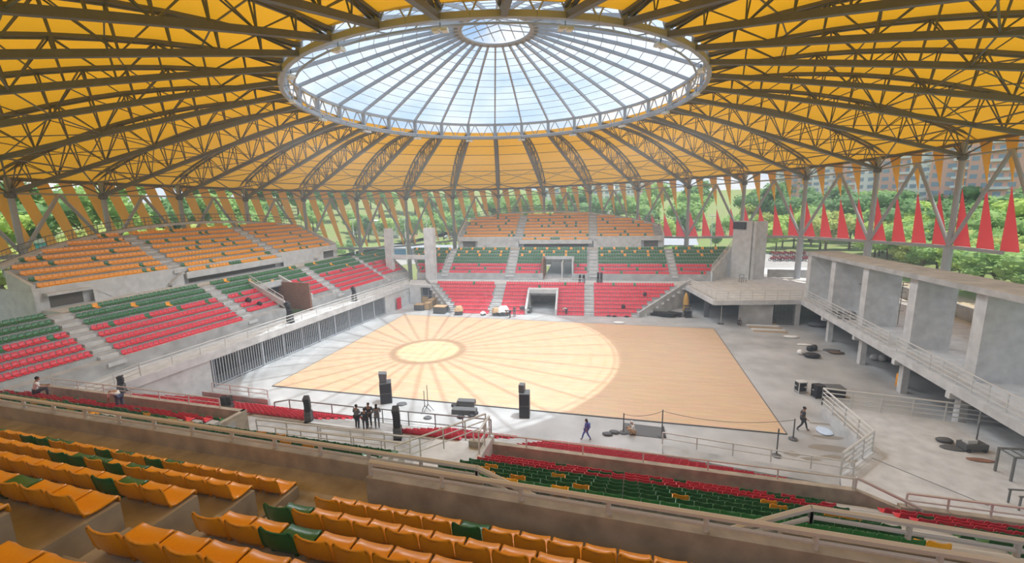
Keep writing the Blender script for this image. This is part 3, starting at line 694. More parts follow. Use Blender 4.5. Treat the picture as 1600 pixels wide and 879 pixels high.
for p, q in zip(pts, pts[1:]): bb.bar(p, q, .35, .4)
tag(bb.build('trim_9', 'steel_light'), 'heavy ring beam joining the perimeter columns at stand level', 'beam', kind='structure')
# sails
def yb(a):
    """how far down the yellow sail comes, 0..1 of the way to the low ring"""
    a %= 360
    return float(np.interp(a, [0, 20, 40, 60, 80, 100, 120, 140, 360], [.40, .42, .46, .52, .6, .80, 1.0, 1.0, 1.0]))
def bw(a): return float(np.interp(a % 360, [0, 110, 140, 170, 360], [0.0, 0.0, .25, .8, .9]))
for i in front:
    if (i + 1) % 32 not in front: continue
    for k in range(4):
        a0 = AZ[i] + 11.25 * (k + .14) / 4; a1 = a0 + 11.25 * .145; am = (a0 + a1) / 2
        zt = zk(am) + 1.75; zl = zb(am) + .12; f = yb(am); R_ = RC + .8
        az_end = am - 2.3 * (f if f < 1 else 1.35); zend = zt + (zl - zt) * f; w = bw(am) * (a1 - a0) / 2
        tl, tr = pol(a1, R_, zt), pol(a0, R_, zt); bl, br = pol(az_end + max(w, .02), R_, zend), pol(az_end - max(w, .02), R_, zend)
        rid_t = pol(am, R_ + .45, zt); rid_b = pol(az_end, R_ + .1, zend)
        s = MB(); s.add([tl, rid_t, rid_b, bl, tr, br], [(0, 1, 2, 3), (1, 4, 5, 2)])
        s.add([tl + Vector((0, 0, 0)), tr, br, bl], [(0, 1, 2, 3)])
        kk = f'{ordw(k + 1)} in bay {place_words(i)}'
        tag(s.build('yellow_sail', 'sail_yellow'), 'yellow fabric sail at eave, ' + kk, 'sail', 'yellow fabric sails around the perimeter')
        if f < .75:
            s = MB(); ap = pol(az_end, R_, zend - .25); b0 = pol(az_end - .1, R_, zl); b1 = pol(az_end - 2.15, R_, zl); bm_ = pol(az_end - .7, R_ - .7, zl)
            s.add([ap, b0, bm_, b1], [(0, 1, 2), (0, 2, 3), (0, 3, 1), (1, 3, 2)])
            tag(s.build('red_sail', 'sail_red'), 'pointed red fabric sail, ' + kk, 'sail', 'red fabric sails around the perimeter')
# ---------------- skylight
rg = thing('skylight_ring', 'wide grey steel lattice ring carrying the round glass skylight', 'ring')
for dz, r in ((0, .2), (RH, .16)):
    mb = MB(); pts = [ringp(AZ[0] + 360 * k / 64, RR, dz) for k in range(65)]
    for p, q in zip(pts, pts[1:]): mb.bar(p, q, r * 2, r * 2)
    mb.build('ring_chord', 'steel_light', rg)
mb = MB(); pts = [ringp(AZ[0] + 360 * k / 64, RR - 1.1, -.05) for k in range(65)]
for p, q in zip(pts, pts[1:]): mb.tube(p, q, .09, 6)
for k in range(64): mb.tube(ringp(AZ[0] + 360 * k / 64, RR - 1.1, -.05), ringp(AZ[0] + 360 * (k + (.5 if k % 2 else -.5)) / 64, RR, 0), .05, 4)
mb.build('catwalk_rail', 'steel_light', rg)
mb = MB()
for i, a in enumerate(AZ):
    for s in range(4):
        a0 = a + 11.25 * s / 4; a1 = a + 11.25 * (s + 1) / 4
        mb.tube(ringp(a0, RR, 0 if s % 2 == 0 else RH), ringp(a1, RR, RH if s % 2 == 0 else 0), .07, 4)
mb.build('lattice', 'steel_light', rg)
for a in AZ: MB().bar(ringp(a, RR, -.15), ringp(a, RR, RH + .15), .42, .34).build('post', 'steel_light', rg)
sky = thing('skylight', 'round domed skylight of pale glass panes on radial ribs above the court', 'skylight')
NRM = Vector((-.02, .04, 1))
RI = 4.05; HI = 5.15
def domep(a, t):                                     # t = 0 at the ring, 1 at the eye
    r = RR + (RI - RR) * t; p = pol(a, r, 0, CR); p.z = zring(p) + RH + .1 + HI * (1.25 * t - .25 * t * t); return p
for a in AZ:
    mb = MB(); pts = [domep(a, k / 8) for k in range(9)]
    for p, q in zip(pts, pts[1:]): mb.bar(p, q, .2, .34)
    mb.build('rib', 'steel_light', sky)
mb = MB()
for k in range(1, 12):
    t = k / 12; pts = [domep(AZ[0] + 11.25 * s, t) + Vector((0, 0, .12)) for s in range(33)]
    for p, q in zip(pts, pts[1:]): mb.tube(p, q, .035, 4, cap=False)
mb.build('glazing_bars', 'steel_light', sky)
mb = MB(); pts = [domep(AZ[0] + 11.25 * s / 2, 1.0) for s in range(65)]
for p, q in zip(pts, pts[1:]): mb.bar(p, q, .9, .16)
mb.build('eye_ring', 'steel_light', sky)
g = bpy.data.materials.new('skylight_glass'); g.use_nodes = True; t = g.node_tree; t.nodes.clear()
_o = N(t, 'ShaderNodeOutputMaterial'); _t = N(t, 'ShaderNodeBsdfTransparent'); _t.inputs['Color'].default_value = (.72, .81, .92, 1)
_l = N(t, 'ShaderNodeBsdfTranslucent'); _l.inputs['Color'].default_value = (.85, .92, 1, 1); _m = N(t, 'ShaderNodeMixShader'); _m.inputs[0].default_value = .16
t.links.new(_t.outputs[0], _m.inputs[1]); t.links.new(_l.outputs[0], _m.inputs[2]); t.links.new(_m.outputs[0], _o.inputs[0]); M['glass'] = g
vs = []; fs = []
for s in range(64):
    a = AZ[0] + 360 * s / 64
    for k in range(13): vs.append(domep(a, k / 12) + Vector((0, 0, .2)))
for s in range(64):
    for k in range(12): b0, b1 = s * 13 + k, ((s + 1) % 64) * 13 + k; fs.append((b0, b1, b1 + 1, b0 + 1))
mb = MB(); mb.add(vs, fs); mb.build('glass', 'glass', sky)
# eye lantern: grid over the centre hole
mb = MB(); cz = domep(0, 1).z
for d_ in (-2.4, -1.2, 0, 1.2, 2.4):
    h = math.sqrt(max(RI * RI - d_ * d_, .1))
    for ax in (0, 1):
        p = [(-h, d_), (0, d_), (h, d_)] if ax == 0 else [(d_, -h), (d_, 0), (d_, h)]
        pp = [Vector((CR.x + x, CR.y + y, cz + .9 * (1 - (x * x + y * y) / RI ** 2) + .2)) for x, y in p]; mb.path(pp, .06, 4)
mb.build('eye_grid', 'steel_light', sky)
for k, a in enumerate([AZ[0] + 22.5 * s for s in range(16)]):
    p = ringp(a, RR - .5, -.45)
    fl = thing('floodlight', f'small white floodlight clamped under the skylight ring, {ordw(k + 1)} anticlockwise from the far side', 'floodlight', p, math.radians(a + 90), 'floodlights under the skylight ring')
    b_ = MB(); b_.box(-.5, .5, -.2, .2, -.1, .02); b_.box(-.5, -.1, -.25, .25, -.2, -.1); b_.box(.1, .5, -.25, .25, -.2, -.1); b_.build('housing', 'white', fl)
    MB().tube((0, 0, 0), (0, 0, .45), .04, 6).build('bracket', 'steel', fl)
# railing behind the top rows of the left stand
def railing(name, label, pts, h=1.05, levels=(1.0, .66, .33), spacing=1.5, r=.042, material='galv', group=None, cat='railing', posts=True, bars=0):
    """pts: base line; a top rail, lower rails and posts"""
    o = thing(name, label, cat, pts[0], 0, group); off = Vector(pts[0]); pts = [Vector(p) - off for p in pts]
    for li, f in enumerate(levels):
        MB().path([p + Vector((0, 0, h * f)) for p in pts], r * (1.25 if li == 0 else .85), 6).build('top_rail' if li == 0 else 'mid_rail', material, o)
    if posts:
        for a, b in zip(pts, pts[1:]):
            n = max(1, round((b - a).length / spacing))
            for k in range(n + (1 if b is pts[-1] or (b - pts[-1]).length < 1e-6 else 0)):
                p = a.lerp(b, k / n); MB().tube(p, p + Vector((0, 0, h)), r, 6).build('post', material, o)
    if bars:
        mb = MB()
        for a, b in zip(pts, pts[1:]):
            n = max(1, int((b - a).length / bars))
            for k in range(n): p = a.lerp(b, k / n); mb.tube(p, p + Vector((0, 0, h)), r * .4, 4, cap=False)
        mb.build('bars', material, o)
    return o
# ================================================================ right side: gallery, piers, deck
GX = 23.8; GZ = 3.5
g = MB(); g.prism([(10.1, 73.4), (11.6, 66.6), (12.3, 63.4), (23.6, 65.7), (GX, 29.5), (GX + 14, 29.5), (GX + 14, 96), (9.5, 92), (9.5, 80)], GZ - .35, GZ)
tag(g.build('gallery_floor', 'concrete_light'), 'raised concrete gallery deck along the right side of the arena', 'gallery', kind='structure')
eb = MB()
for a, b in (((10.1, 73.4), (11.6, 66.6)), ((11.6, 66.6), (12.3, 63.4)), ((12.3, 63.4), (23.6, 65.7)), ((23.6, 65.7), (GX, 29.5))): eb.bar((a[0], a[1], GZ - .25), (b[0], b[1], GZ - .25), .3, .62)
tag(eb.build('trim_10', 'concrete_light'), 'thick pale edge beam around the right gallery', 'beam', kind='structure')
w = MB(); w.box(15.9, 20.1, 65.2, 65.5, 0, GZ - .3); w.box(22.9, 23.5, 65.6, 66.2, 0, GZ - .3)
tag(w.build('wall_right_lower', 'concrete'), 'concrete wall under the gallery corner beside the barred gate', 'wall', kind='structure')
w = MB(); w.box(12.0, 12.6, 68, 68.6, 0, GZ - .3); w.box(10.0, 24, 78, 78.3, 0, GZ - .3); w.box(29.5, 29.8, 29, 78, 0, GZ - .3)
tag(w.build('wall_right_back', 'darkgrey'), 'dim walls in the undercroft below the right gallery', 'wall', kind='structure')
gt = thing('barred_gate', 'tall dark vertical bar gate beneath the corner of the right gallery', 'gate')
mb = MB(); x = 20.2
while x < 22.9: mb.tube((x, 65.6, .05), (x, 65.6, 3.0), .03, 4, cap=False); x += .2
mb.build('bars', 'darkgrey', gt)
mb = MB(); mb.box(20.1, 22.9, 65.56, 65.64, .05, .18); mb.box(20.1, 22.9, 65.56, 65.64, 2.9, 3.05); mb.build('frame', 'darkgrey', gt)
for k, (x, y) in enumerate(((24.4, 58.9), (24.4, 51.3), (24.4, 44.2), (24.4, 37.3))):
    tag(MB().box(x - .25, x + .25, y - .3, y + .3, 0, GZ - .35).build('gallery_support', 'concrete_light'), f'square concrete post under the right gallery, {ordw(k + 1)} from the barred gate', 'post', 'square posts under the right gallery')
    tag(MB().box(GX - .35, x + .2, y - .22, y + .22, GZ - .95, GZ - .5).build('support_corbel', 'concrete_light'), f'short concrete corbel jutting from the gallery edge above the {ordw(k + 1)} post', 'corbel', 'corbels under the right gallery')
# the four great piers and the sloping canopy slab
pts = [((24.55, 66.6), 3.5), ((24.9, 60.4), 3.4), ((25.1, 53.4), 3.1), ((25.4, 45.9), 3.1), ((25.6, 38.4), 3.4)]
ptop = lambda y: 9.45 + (67 - y) * .029
for k, ((x, y), L) in enumerate(pts):
    tag(MB().prism([(x, y), (x + L, y + .1), (x + L, y + 1.0), (x, y + 1.1)], GZ, ptop(y)).build('concrete_pier', 'concrete_light'), f'massive flat concrete pier on the right gallery, {ordw(k + 1)} from the scoreboard', 'pier', 'flat concrete piers on the right gallery')
cs = MB(); cs.hexa([(25.1, 31, 10.4), (29.0, 31, 10.4), (28.5, 69.5, 9.3), (24.4, 68.2, 9.3), (25.1, 31, 10.85), (29.0, 31, 10.85), (28.5, 69.5, 9.7), (24.4, 68.2, 9.7)])
tag(cs.build('canopy_slab_ceiling', 'concrete'), 'long concrete canopy slab lying across the tops of the five piers', 'canopy', kind='structure')
w = MB(); w.box(36.6, 36.9, 29.5, 96, GZ, GZ + 1.5); w.box(24.5, 36.8, 83.8, 84.1, GZ, GZ + 1.3)
tag(w.build('wall_right_parapet', 'concrete'), 'low concrete parapet at the outer edge of the right gallery', 'wall', kind='structure')
# scoreboard walls
sb = MB(); sb.prism([(18.3, 82.6), (20.7, 80.6), (20.95, 80.9), (18.55, 82.9)], GZ, 13.2)
tag(sb.build('wall_scoreboard', 'concrete_light'), 'tall concrete wall panel carrying the dark scoreboard', 'wall', kind='structure')
sb = MB(); sb.prism([(20.9, 80.4), (21.3, 80.4), (21.3, 81.2), (20.9, 81.2)], GZ, 13.2); sb.prism([(21.3, 80.8), (23.5, 82.4), (23.3, 82.7), (21.1, 81.1)], GZ, 13.1)
tag(sb.build('wall_tower', 'concrete_light'), 'tall concrete wall panel beside the scoreboard', 'wall', kind='structure')
sc = thing('scoreboard', 'dark rectangular scoreboard fixed near the top of the tall concrete wall', 'scoreboard', (19.25, 81.75, 12.0), math.radians(-40))
MB().box(-1.2, .9, -.22, -.02, -.15, 1.0).build('casing', 'black', sc)
seg = MB()
for cx in (-.75, -.15, .45):
    for zz in (.05, .42, .78): seg.box(cx - .16, cx + .16, -.24, -.22, zz, zz + .05)
    for sx in (-.17, .13): seg.box(cx + sx, cx + sx + .04, -.24, -.22, .08, .8)
seg.build('digit_segments', 'darkgrey', sc)
# raking wall and stair at the right end of the far upper stand
rw = MB(); P = FAR.P
rw.extrude([P(22.2, -.8, GZ), P(33.0, -.8, GZ), P(33.0, 6, GZ), P(33.0, 6, 8.6), P(26.6, -.6, 5.3), P(22.2, -.8, 4.6)], (.1, -.28, 0)) if False else None
rw.extrude([P(26.4, -.7, 3.3), P(31.7, 6.2, 3.3), P(31.7, 6.2, 8.9), P(26.4, -.7, 5.2)], (.25, -.15, 0))
tag(rw.build('wall_far_right_end', 'concrete_light'), 'raking concrete wall at the right end of the far upper stand', 'wall', kind='structure')
railing('stair_railing', 'sloping steel handrail on the raking wall right of the far upper stand', [P(26.6, -.6, 5.2), P(31.6, 6.0, 8.7)], h=1.0, spacing=1.8)
MBd = MB().box(21.6, 22.3, 79.6, 79.8, GZ, 5.6)
# gallery railings
railing('gallery_railing', 'bright steel railing on the front edge of the right gallery corner', [(10.2, 73.2, GZ), (11.8, 66.6, GZ), (12.5, 63.6, GZ), (23.5, 65.5, GZ)], h=1.35, levels=(1, .75, .5, .25), spacing=1.7)
railing('gallery_railing', 'long steel railing on the gallery edge beside the first two piers', [(23.95, 65.2, GZ), (23.95, 46.2, GZ)], h=1.35, levels=(1, .75, .5, .25), spacing=1.5)
railing('gallery_railing', 'long steel railing on the gallery edge beside the last two piers', [(23.95, 44.9, GZ), (23.95, 30.0, GZ)], h=1.35, levels=(1, .75, .5, .25), spacing=1.5)
# raised deck at the right front
DZ = .9
B1, B2, B3 = atz(1284, 632, DZ), atz(1362, 704, DZ), atz(1313, 741, DZ)
dk = MB(); dk.prism([(B1.x, B1.y), (B2.x, B2.y), (B3.x, B3.y), (9.3, 17.9), (40, 17.9), (40, 39), (29.3, B1.y - 1.9)][::1], 0.0, DZ)
tag(dk.build('raised_deck_floor', 'concrete_light'), 'raised pale concrete deck at the right front of the arena', 'deck', kind='structure')
railing('deck_railing', 'long steel railing along the back edge of the raised deck', [(B1.x, B1.y, DZ), (29.0, B1.y - 1.85, DZ)], h=1.4, levels=(1, .75, .5, .25), spacing=1.9, r=.055)
railing('deck_railing', 'steel railing along the court side of the raised deck', [(B1.x, B1.y, DZ), (B2.x, B2.y, DZ)], h=1.4, levels=(1, .75, .5, .25), spacing=1.5, r=.055)
railing('deck_railing', 'short bright steel railing at the nearest corner of the raised deck', [(B2.x, B2.y, DZ), (B3.x, B3.y, DZ)], h=1.4, levels=(1, .75, .5, .25), spacing=1.6, r=.06)
rp = MB(); a, b = atz(1034, 712, 0), atz(1330, 764, 0)
rp.prism([(a.x, a.y), (b.x - .9, b.y + .06), (b.x - 1.1, b.y - 1.14), (a.x, a.y - 1.2)], 0, .82)
tag(rp.build('ramp_floor', 'concrete'), 'low concrete ramp block between the courtside red seats and deck', 'ramp', kind='structure')
railing('ramp_railing', 'thin steel railing on the low ramp beside the courtside red seats', [(a.x, a.y, .9), (b.x, b.y, .9)], h=.85, levels=(1, .5), spacing=2.2)
jn = MB(); a, b = atz(1362, 715, DZ), atz(1545, 790, DZ); jn.bar(a + Vector((0, 0, .005)), b + Vector((0, 0, .005)), .05, .012)
tag(jn.build('trim_11', 'darkgrey'), 'dark joint line across the raised deck', 'joint', kind='structure')
# ================================================================ railings on stands
def yrail(name, label, px0, px1, y, **k):
    a = aty(*px0, y); b = aty(*px1, y); return railing(name, label, [a, b], **k)
P = NY.P
railing('parapet_railing', 'thick pale pipe railing on the parapet before the nearest orange seats', [P(.25, -1.3, 12.25), P(20, -1.3, 12.25)], h=.27, levels=(1, .42), spacing=1.5, r=.045, material='galv')
o = railing('parapet_railing', 'thick pale pipe railing on the parapet left of the aisle', [P(-17.5, -2.0, 12.0), P(2.2, -2.0, 12.0)], h=.26, levels=(1, .38), spacing=1.25, r=.045)
railing('stair_railing', 'thick pale pipe handrail sloping down beyond the parapet before the green seats', [P(2.2, -2.0, 12.0), aty(835, 775, 7.57) - Vector((0, 0, .26))], h=.26, levels=(1, .3), spacing=1.0, r=.045)
P = NEAR.P
railing('parapet_railing', 'steel railing on the near parapet behind the right courtside red seats', [P(-7.4, -1.16, 6.7), P(7.5, -1.16, 6.7)], h=.42, levels=(1,), spacing=2.6, r=.03)
railing('parapet_railing', 'steel railing on the near parapet above the raised deck', [P(9.2, -1.16, 6.3), P(24, -1.16, 6.3)], h=.5, levels=(1, .45), spacing=1.2, r=.04)
railing('parapet_railing', 'steel railing on the near parapet left of the stair box', [P(-35, -1.16, 6.7), P(-22, -1.16, 6.7)], h=.5, levels=(1, .5), spacing=2.2, r=.03)
railing('stair_railing', 'bright sloping handrail dropping beside the raised deck', [P(7.6, -1.2, 6.7), P(9.6, -1.0, 5.9)], h=.45, levels=(1,), spacing=3, r=.05)
PN = NY.P; a = aty(1268, 793, 7.4)
railing('parapet_railing', 'thick pale pipe railing on the forward parapet at the bottom right', [Vector((a.x, a.y, a.z - .26)), PN(20, -2.0, 12.0)], h=.26, levels=(1, .38), spacing=1.4, r=.045)
railing('stair_railing', 'thick pale pipe handrail rising to the forward parapet railing at the bottom right', [aty(1130, 830, 7.45) - Vector((0, 0, .26)), Vector((a.x, a.y, a.z - .26))], h=.26, levels=(1, .3), spacing=1.0, r=.045)
# stair box with railings between left and centre near blocks
bx = MB(); bx.obox(NEAR.O, NEAR.U, NEAR.V, -9.4, -6.6, -1.3, 3.6, 6.2, 6.4); bx.obox(NEAR.O, NEAR.U, NEAR.V, -6.7, -6.45, -1.3, 1.6, 1.95, 7.0); bx.obox(NEAR.O, NEAR.U, NEAR.V, -9.6, -9.35, -1.0, 1.6, 4.6, 6.3); bx.obox(NEARL.O, NEARL.U, NEARL.V, -24, -6.2, 5.55, 5.75, 3.2, 3.42)
tag(bx.build('wall_stair_box', 'concrete_light'), 'concrete walls of the stair box between two near seat blocks', 'wall', kind='structure')
railing('box_railing', 'steel railing across the back of the stair box', [P(-9.3, 2.4, 7.3), P(-6.7, -.9, 7.3)], h=.9, levels=(1, .66, .33), spacing=1.1, r=.035)
railing('box_railing', 'steel railing on the right side of the stair box', [P(-6.6, -1.1, 7.0), P(-6.6, .3, 7.0)], h=1.0, levels=(1, .5), spacing=.7, r=.04)
railing('box_railing', 'steel railing on the left side of the stair box', [aty(430, 668, 16.2) - Vector((0, 0, .8)), aty(640, 693, 16.2) - Vector((0, 0, .8))], h=.8, levels=(1, .5), spacing=1.4, r=.035)
railing('walkway_railing', 'long double steel railing along the near walkway ramp, left part', [aty(400, 655, 18.6) - Vector((0, 0, 1.0)), aty(600, 676, 18.6) - Vector((0, 0, 1.0))], h=1.0, levels=(1, .66, .33), spacing=1.9)
railing('walkway_railing', 'long steel railing along the near walkway ramp, behind the standing group', [aty(500, 668, 19.6) - Vector((0, 0, .7)), aty(640, 682, 19.6) - Vector((0, 0, .7))], h=.7, levels=(1, .5), spacing=2.2)
rmp = MB(); rmp.hexa([(-26, 18.2, 3.3), (-11, 17.9, 3.3), (-11, 19.4, 3.3), (-26, 19.8, 3.3), (-26, 18.2, 4.1), (-11, 17.9, 3.5), (-11, 19.4, 3.5), (-26, 19.8, 4.1)])
tag(rmp.build('near_ramp_floor', 'concrete'), 'sloping concrete ramp slab behind the near walkway', 'ramp', kind='structure')
P = NEARL.P
railing('courtside_railing', 'dark steel railing standing in front of the left courtside red seats', [atz(432, 656, .9), atz(455, 652, .9), atz(555, 664, .9)], h=1.5, levels=(1, .5), spacing=1.9, material='steel')
railing('courtside_railing', 'dark steel railing running past the tripods to the middle courtside seats', [atz(560, 664, .9), atz(768, 686, .9)], h=1.5, levels=(1, .5), spacing=2.0, material='steel')
railing('courtside_railing', 'pale steel railing on the low wall at the far left of the courtside seats', [(-35.5, 30.3, 1.0), (-29.3, 30.0, 1.0)], h=.8, levels=(1, .5), spacing=2.2)
w = MB(); w.bar((-36.5, 30.2, .5), (-29.2, 29.95, .5), .25, 1.0)
tag(w.build('wall_courtside', 'concrete'), 'low concrete walls beside the left courtside red seats', 'wall', kind='structure')
railing('ledge_railing', 'long steel railing on the left walkway above the grille', [(Lx(y) - .05, y, 3.55) for y in (27, 40, 55, 69.3)], h=1.05, levels=(1, .66, .33), spacing=2.4)
railing('ledge_railing', 'sloping steel railing stepping down at the near end of the left walkway', [(Lx(27) - .1, 27, 3.55), (Lx(24) - 1.4, 24, 2.9)], h=1.05, levels=(1, .66, .33), spacing=2.0)
railing('passage_railing', 'pale railing along the sunken passage in the left stand', [LEFT.P(7.7, -.6, 5.4), LEFT.P(7.7, 4.5, 7.9)], h=.7, levels=(1, .5), spacing=1.6)
P = FAR.P
railing('walkway_railing', 'thin steel railing across the front of the far stand walkway', [FARL.P(-5.8, 6.95, 3.45), FARL.P(-1.0, 6.95, 3.45)], h=.9, levels=(1, .5), spacing=1.5)
railing('walkway_railing', 'thin steel railing below the black speaker pair on the far stand', [FARL.P(2.6, 6.95, 3.45), FARL.P(6.6, 6.95, 3.45)], h=.9, levels=(1, .5), spacing=1.5)
# rails behind the top rows, on the round perimeter
def tierz(fr, v0, z0, q):
    return z0 - TOP + R3 * (fr.uv(q)[1] - v0) / T3
def arcrail(label, a0, a1, fr, v0, z0, R, n=14):
    pts = []; slab = MB()
    for k in range(n + 1):
        a = a0 + (a1 - a0) * k / n; q = pol(a, R, 0); q.z = tierz(fr, v0, z0, q) - .15; pts.append(q)
    for k in range(n):
        a = a0 + (a1 - a0) * k / n; b = a0 + (a1 - a0) * (k + 1) / n; p0, p1 = pts[k], pts[k + 1]
        i0, i1, o0, o1 = pol(a, R - .9, p0.z), pol(b, R - .9, p1.z), pol(a, R + .5, p0.z), pol(b, R + .5, p1.z)
        slab.hexa([i0 - Vector((0, 0, .3)), i1 - Vector((0, 0, .3)), o1 - Vector((0, 0, .3)), o0 - Vector((0, 0, .3)), i0, i1, o1, o0])
    tag(slab.build('perimeter_walkway_floor', 'concrete_light'), 'narrow curved ledge, ' + label.split('curving ')[1], 'ledge', kind='structure')
    railing('perimeter_railing', label, pts, h=1.1, levels=(1, .5, .08), spacing=2.4, material='steel', bars=.45)
arcrail('barred steel railing curving behind the top orange seats of the left stand', 204, 154, LEFT, 9.8, 10.0, 50.1)
arcrail('barred steel railing curving behind the top orange seats of the far stand', 114, 66, FAR, 10.0, 10.0, 48.4)
# corner posts between left and far stands
for (x0, x1, yt, yb_, yy, lab) in ((599, 612, 357, 402, 72.5, 'slim paired concrete post between the left and far stands, the left one'), (661, 681, 356, 456, 73.5, 'broad paired concrete post between the left and far stands, the right one')):
    a, b = aty(x0, yt, yy), aty(x1, yb_, yy); tag(MB().box(a.x, b.x, yy, yy + 1.1, min(b.z, 3.4) if x0 > 650 else 3.3, a.z).build('concrete_post', 'concrete_light'), lab, 'post', 'paired concrete posts')
a, b = aty(612, 398, 73.0), aty(662, 405, 73.0); tag(MB().box(a.x, b.x, 73, 73.5, b.z, a.z).build('concrete_crossbeam', 'concrete_light'), 'pale concrete crossbeam linking the paired posts', 'beam')
# ================================================================ equipment
def line_array(label, loc, rz, boxes=6, s=1.0, wd=.62, grp='black curved speaker stacks on frames'):
    o = thing('line_array_speaker', label, 'speaker', loc, rz, grp); o.scale = (s * wd, s, s)
    f = MB(); f.box(-.42, .42, -.4, .4, 0, .08)
    for sx in (-.38, .38): f.bar((sx, .3, .05), (sx, .1, .75), .06, .06)
    f.build('base_frame', 'black', o)
    for k in range(3): MB().box(-.4, .4, -.28, .28, .1 + .24 * k, .31 + .24 * k).build('subwoofer', 'darkgrey', o)
    z = .82; y = 0.0; ang = 0.0
    for k in range(boxes):
        a = math.radians(-14 + k * 9); b = MB(); b.hexa([(-.36, -.22, 0), (.36, -.22, 0), (.30, .2, .02), (-.30, .2, .02), (-.36, -.22, .21), (.36, -.22, .21), (.30, .2, .17), (-.30, .2, .17)])
        c = b.build('cabinet', 'black', o); c.location = (0, y, z); c.rotation_euler = (a, 0, 0); z += .215 * math.cos(a); y -= .215 * math.sin(a)
    return o
line_array('black curved speaker stack on the left walkway nearest the camera', (Lx(44.5) - 1.3, 44.5, 3.3), math.radians(-90), 7, 1.15)
line_array('black curved speaker stack farther along the left walkway', (Lx(56.5) - 1.2, 56.5, 3.3), math.radians(-90), 6, 1.05)
for k, (px, lab) in enumerate(((905.5, 'left one'), (911.5, 'right one'))):
    q = FARL.P(0, 6.9); p = aty(px, 441, q.y + 1.0); line_array(f'small black speaker stack on the far stand walkway, {lab} left of the aisle', (p.x, p.y + .6, 3.45), math.radians(180), 4, .85)
for k, px in enumerate((934.5, 939.5)):
    p = aty(px, 438, 74.2); line_array(f'tall slim black speaker stack right of the far aisle, {("left", "right")[k]} one of the pair', (p.x, p.y, 3.45), math.radians(180), 6, .9)
line_array('narrow speaker stack on the near walkway left of the standing group', tuple(atz(483, 657, 3.37)), math.radians(20), 6, .85)
line_array('narrow speaker stack on the near walkway right of the standing group', tuple(atz(622, 684, 3.37)), math.radians(20), 7, .95)
line_array('dark speaker stack on the near walkway, left of the close pair', tuple(atz(352, 643, 3.37)), math.radians(10), 4, .7)
line_array('dark speaker stack on the near walkway, right of the close pair', tuple(atz(361, 643, 3.37)), math.radians(10), 4, .7)
line_array('dark speaker stack on the near end of the left walkway', tuple(atz(191, 612, 3.3)), math.radians(-60), 4, .8)
def pa_stack(label, px, py, rz, w=1.0, n=3, h=.95, top=True):
    p = atz(px, py, 0); o = thing('speaker_tower', label, 'speaker', tuple(p), rz, 'grey speaker towers beside the court')
    for k in range(n): 
        b = MB(); b.box(-w / 2, w / 2, -.5, .5, h * k + .01, h * (k + 1) - .01); c = b.build('bass_cabinet', 'darkgrey', o)
        MB().box(-w / 2 + .06, w / 2 - .06, -.53, -.5, h * k + .08, h * (k + 1) - .08).build('front_mesh', 'black', c)
    if top:
        b = MB(); b.hexa([(-w * .45, -.35, n * h), (w * .1, -.35, n * h), (w * .1, .35, n * h), (-w * .45, .35, n * h), (-w * .5, -.4, n * h + .9), (w * .2, -.4, n * h + .8), (w * .2, .3, n * h + .8), (-w * .5, .3, n * h + .9)]); b.build('top_cabinet', 'darkgrey', o)
    return o
pa_stack('tall dark grey speaker tower with stepped top at the court edge by the group', 604, 627, .5, 1.0, 2, .95)
pa_stack('dark grey speaker tower on the near court edge right of the tripods', 820, 649, .15, .85, 2, 1.05, top=False)
MB_ = atz(820, 649, 0)
tag(MB().box(MB_.x - .42, MB_.x + .02, MB_.y - .3, MB_.y + .3, 2.09, 2.75).build('column_speaker', 'darkgrey'), 'small grey speaker set on top of the right tower by the court', 'speaker')
def crate(label, px, py, w, d, h, rz=0.0, body='darkgrey', lid='plywood', z=0.0, name='flight_case', group='cases and crates below the far stand'):
    p = atz(px, py, z); o = thing(name, label, 'case', (p.x, p.y + d / 2, z), rz, group)
    MB().box(-w / 2, w / 2, -d / 2, d / 2, .05, h - .05).build('body', body, o)
    MB().box(-w / 2 - .02, w / 2 + .02, -d / 2 - .02, d / 2 + .02, h - .05, h + .03).build('lid', lid, o)
    f = MB()
    for sx in (-1, 1):
        for sy in (-1, 1): f.box(sx * w / 2 - .03, sx * w / 2 + .03, sy * d / 2 - .03, sy * d / 2 + .03, 0, h)
    f.build('edge_frame', 'steel', o); return o
crate('dark case at the left end of the crate cluster under the far stand', 654, 485, 1.5, 1.2, .95)
crate('dark case with pale sign at the right end of the crate cluster', 686, 490, 1.9, 1.4, 1.1)
for k, (px, py, w, d, h) in enumerate(((667, 484, .9, 1.5, 1.1), (673, 480, 1.0, 1.5, 1.25), (680, 478, 1.2, 1.6, 1.35), (664, 474, 1.4, 1.8, 1.2))):
    crate(f'plywood crate in the cluster under the far stand, {ordw(k + 1)} from the front', px, py, w, d, h, body='plywood', name='plywood_crate')
crate('black equipment case left of the tunnel portal in the far stand', 821, 489, 1.7, 1.0, .95, lid='darkgrey')
tag(MB().box(-.2, .2, -.02, 0, 0, .2).build('paper_label', 'white', loc=(atz(824, 489, 0).x + .1, atz(824, 489, 0).y - .03, .45)), 'small white label on the black case beside the portal', 'label')
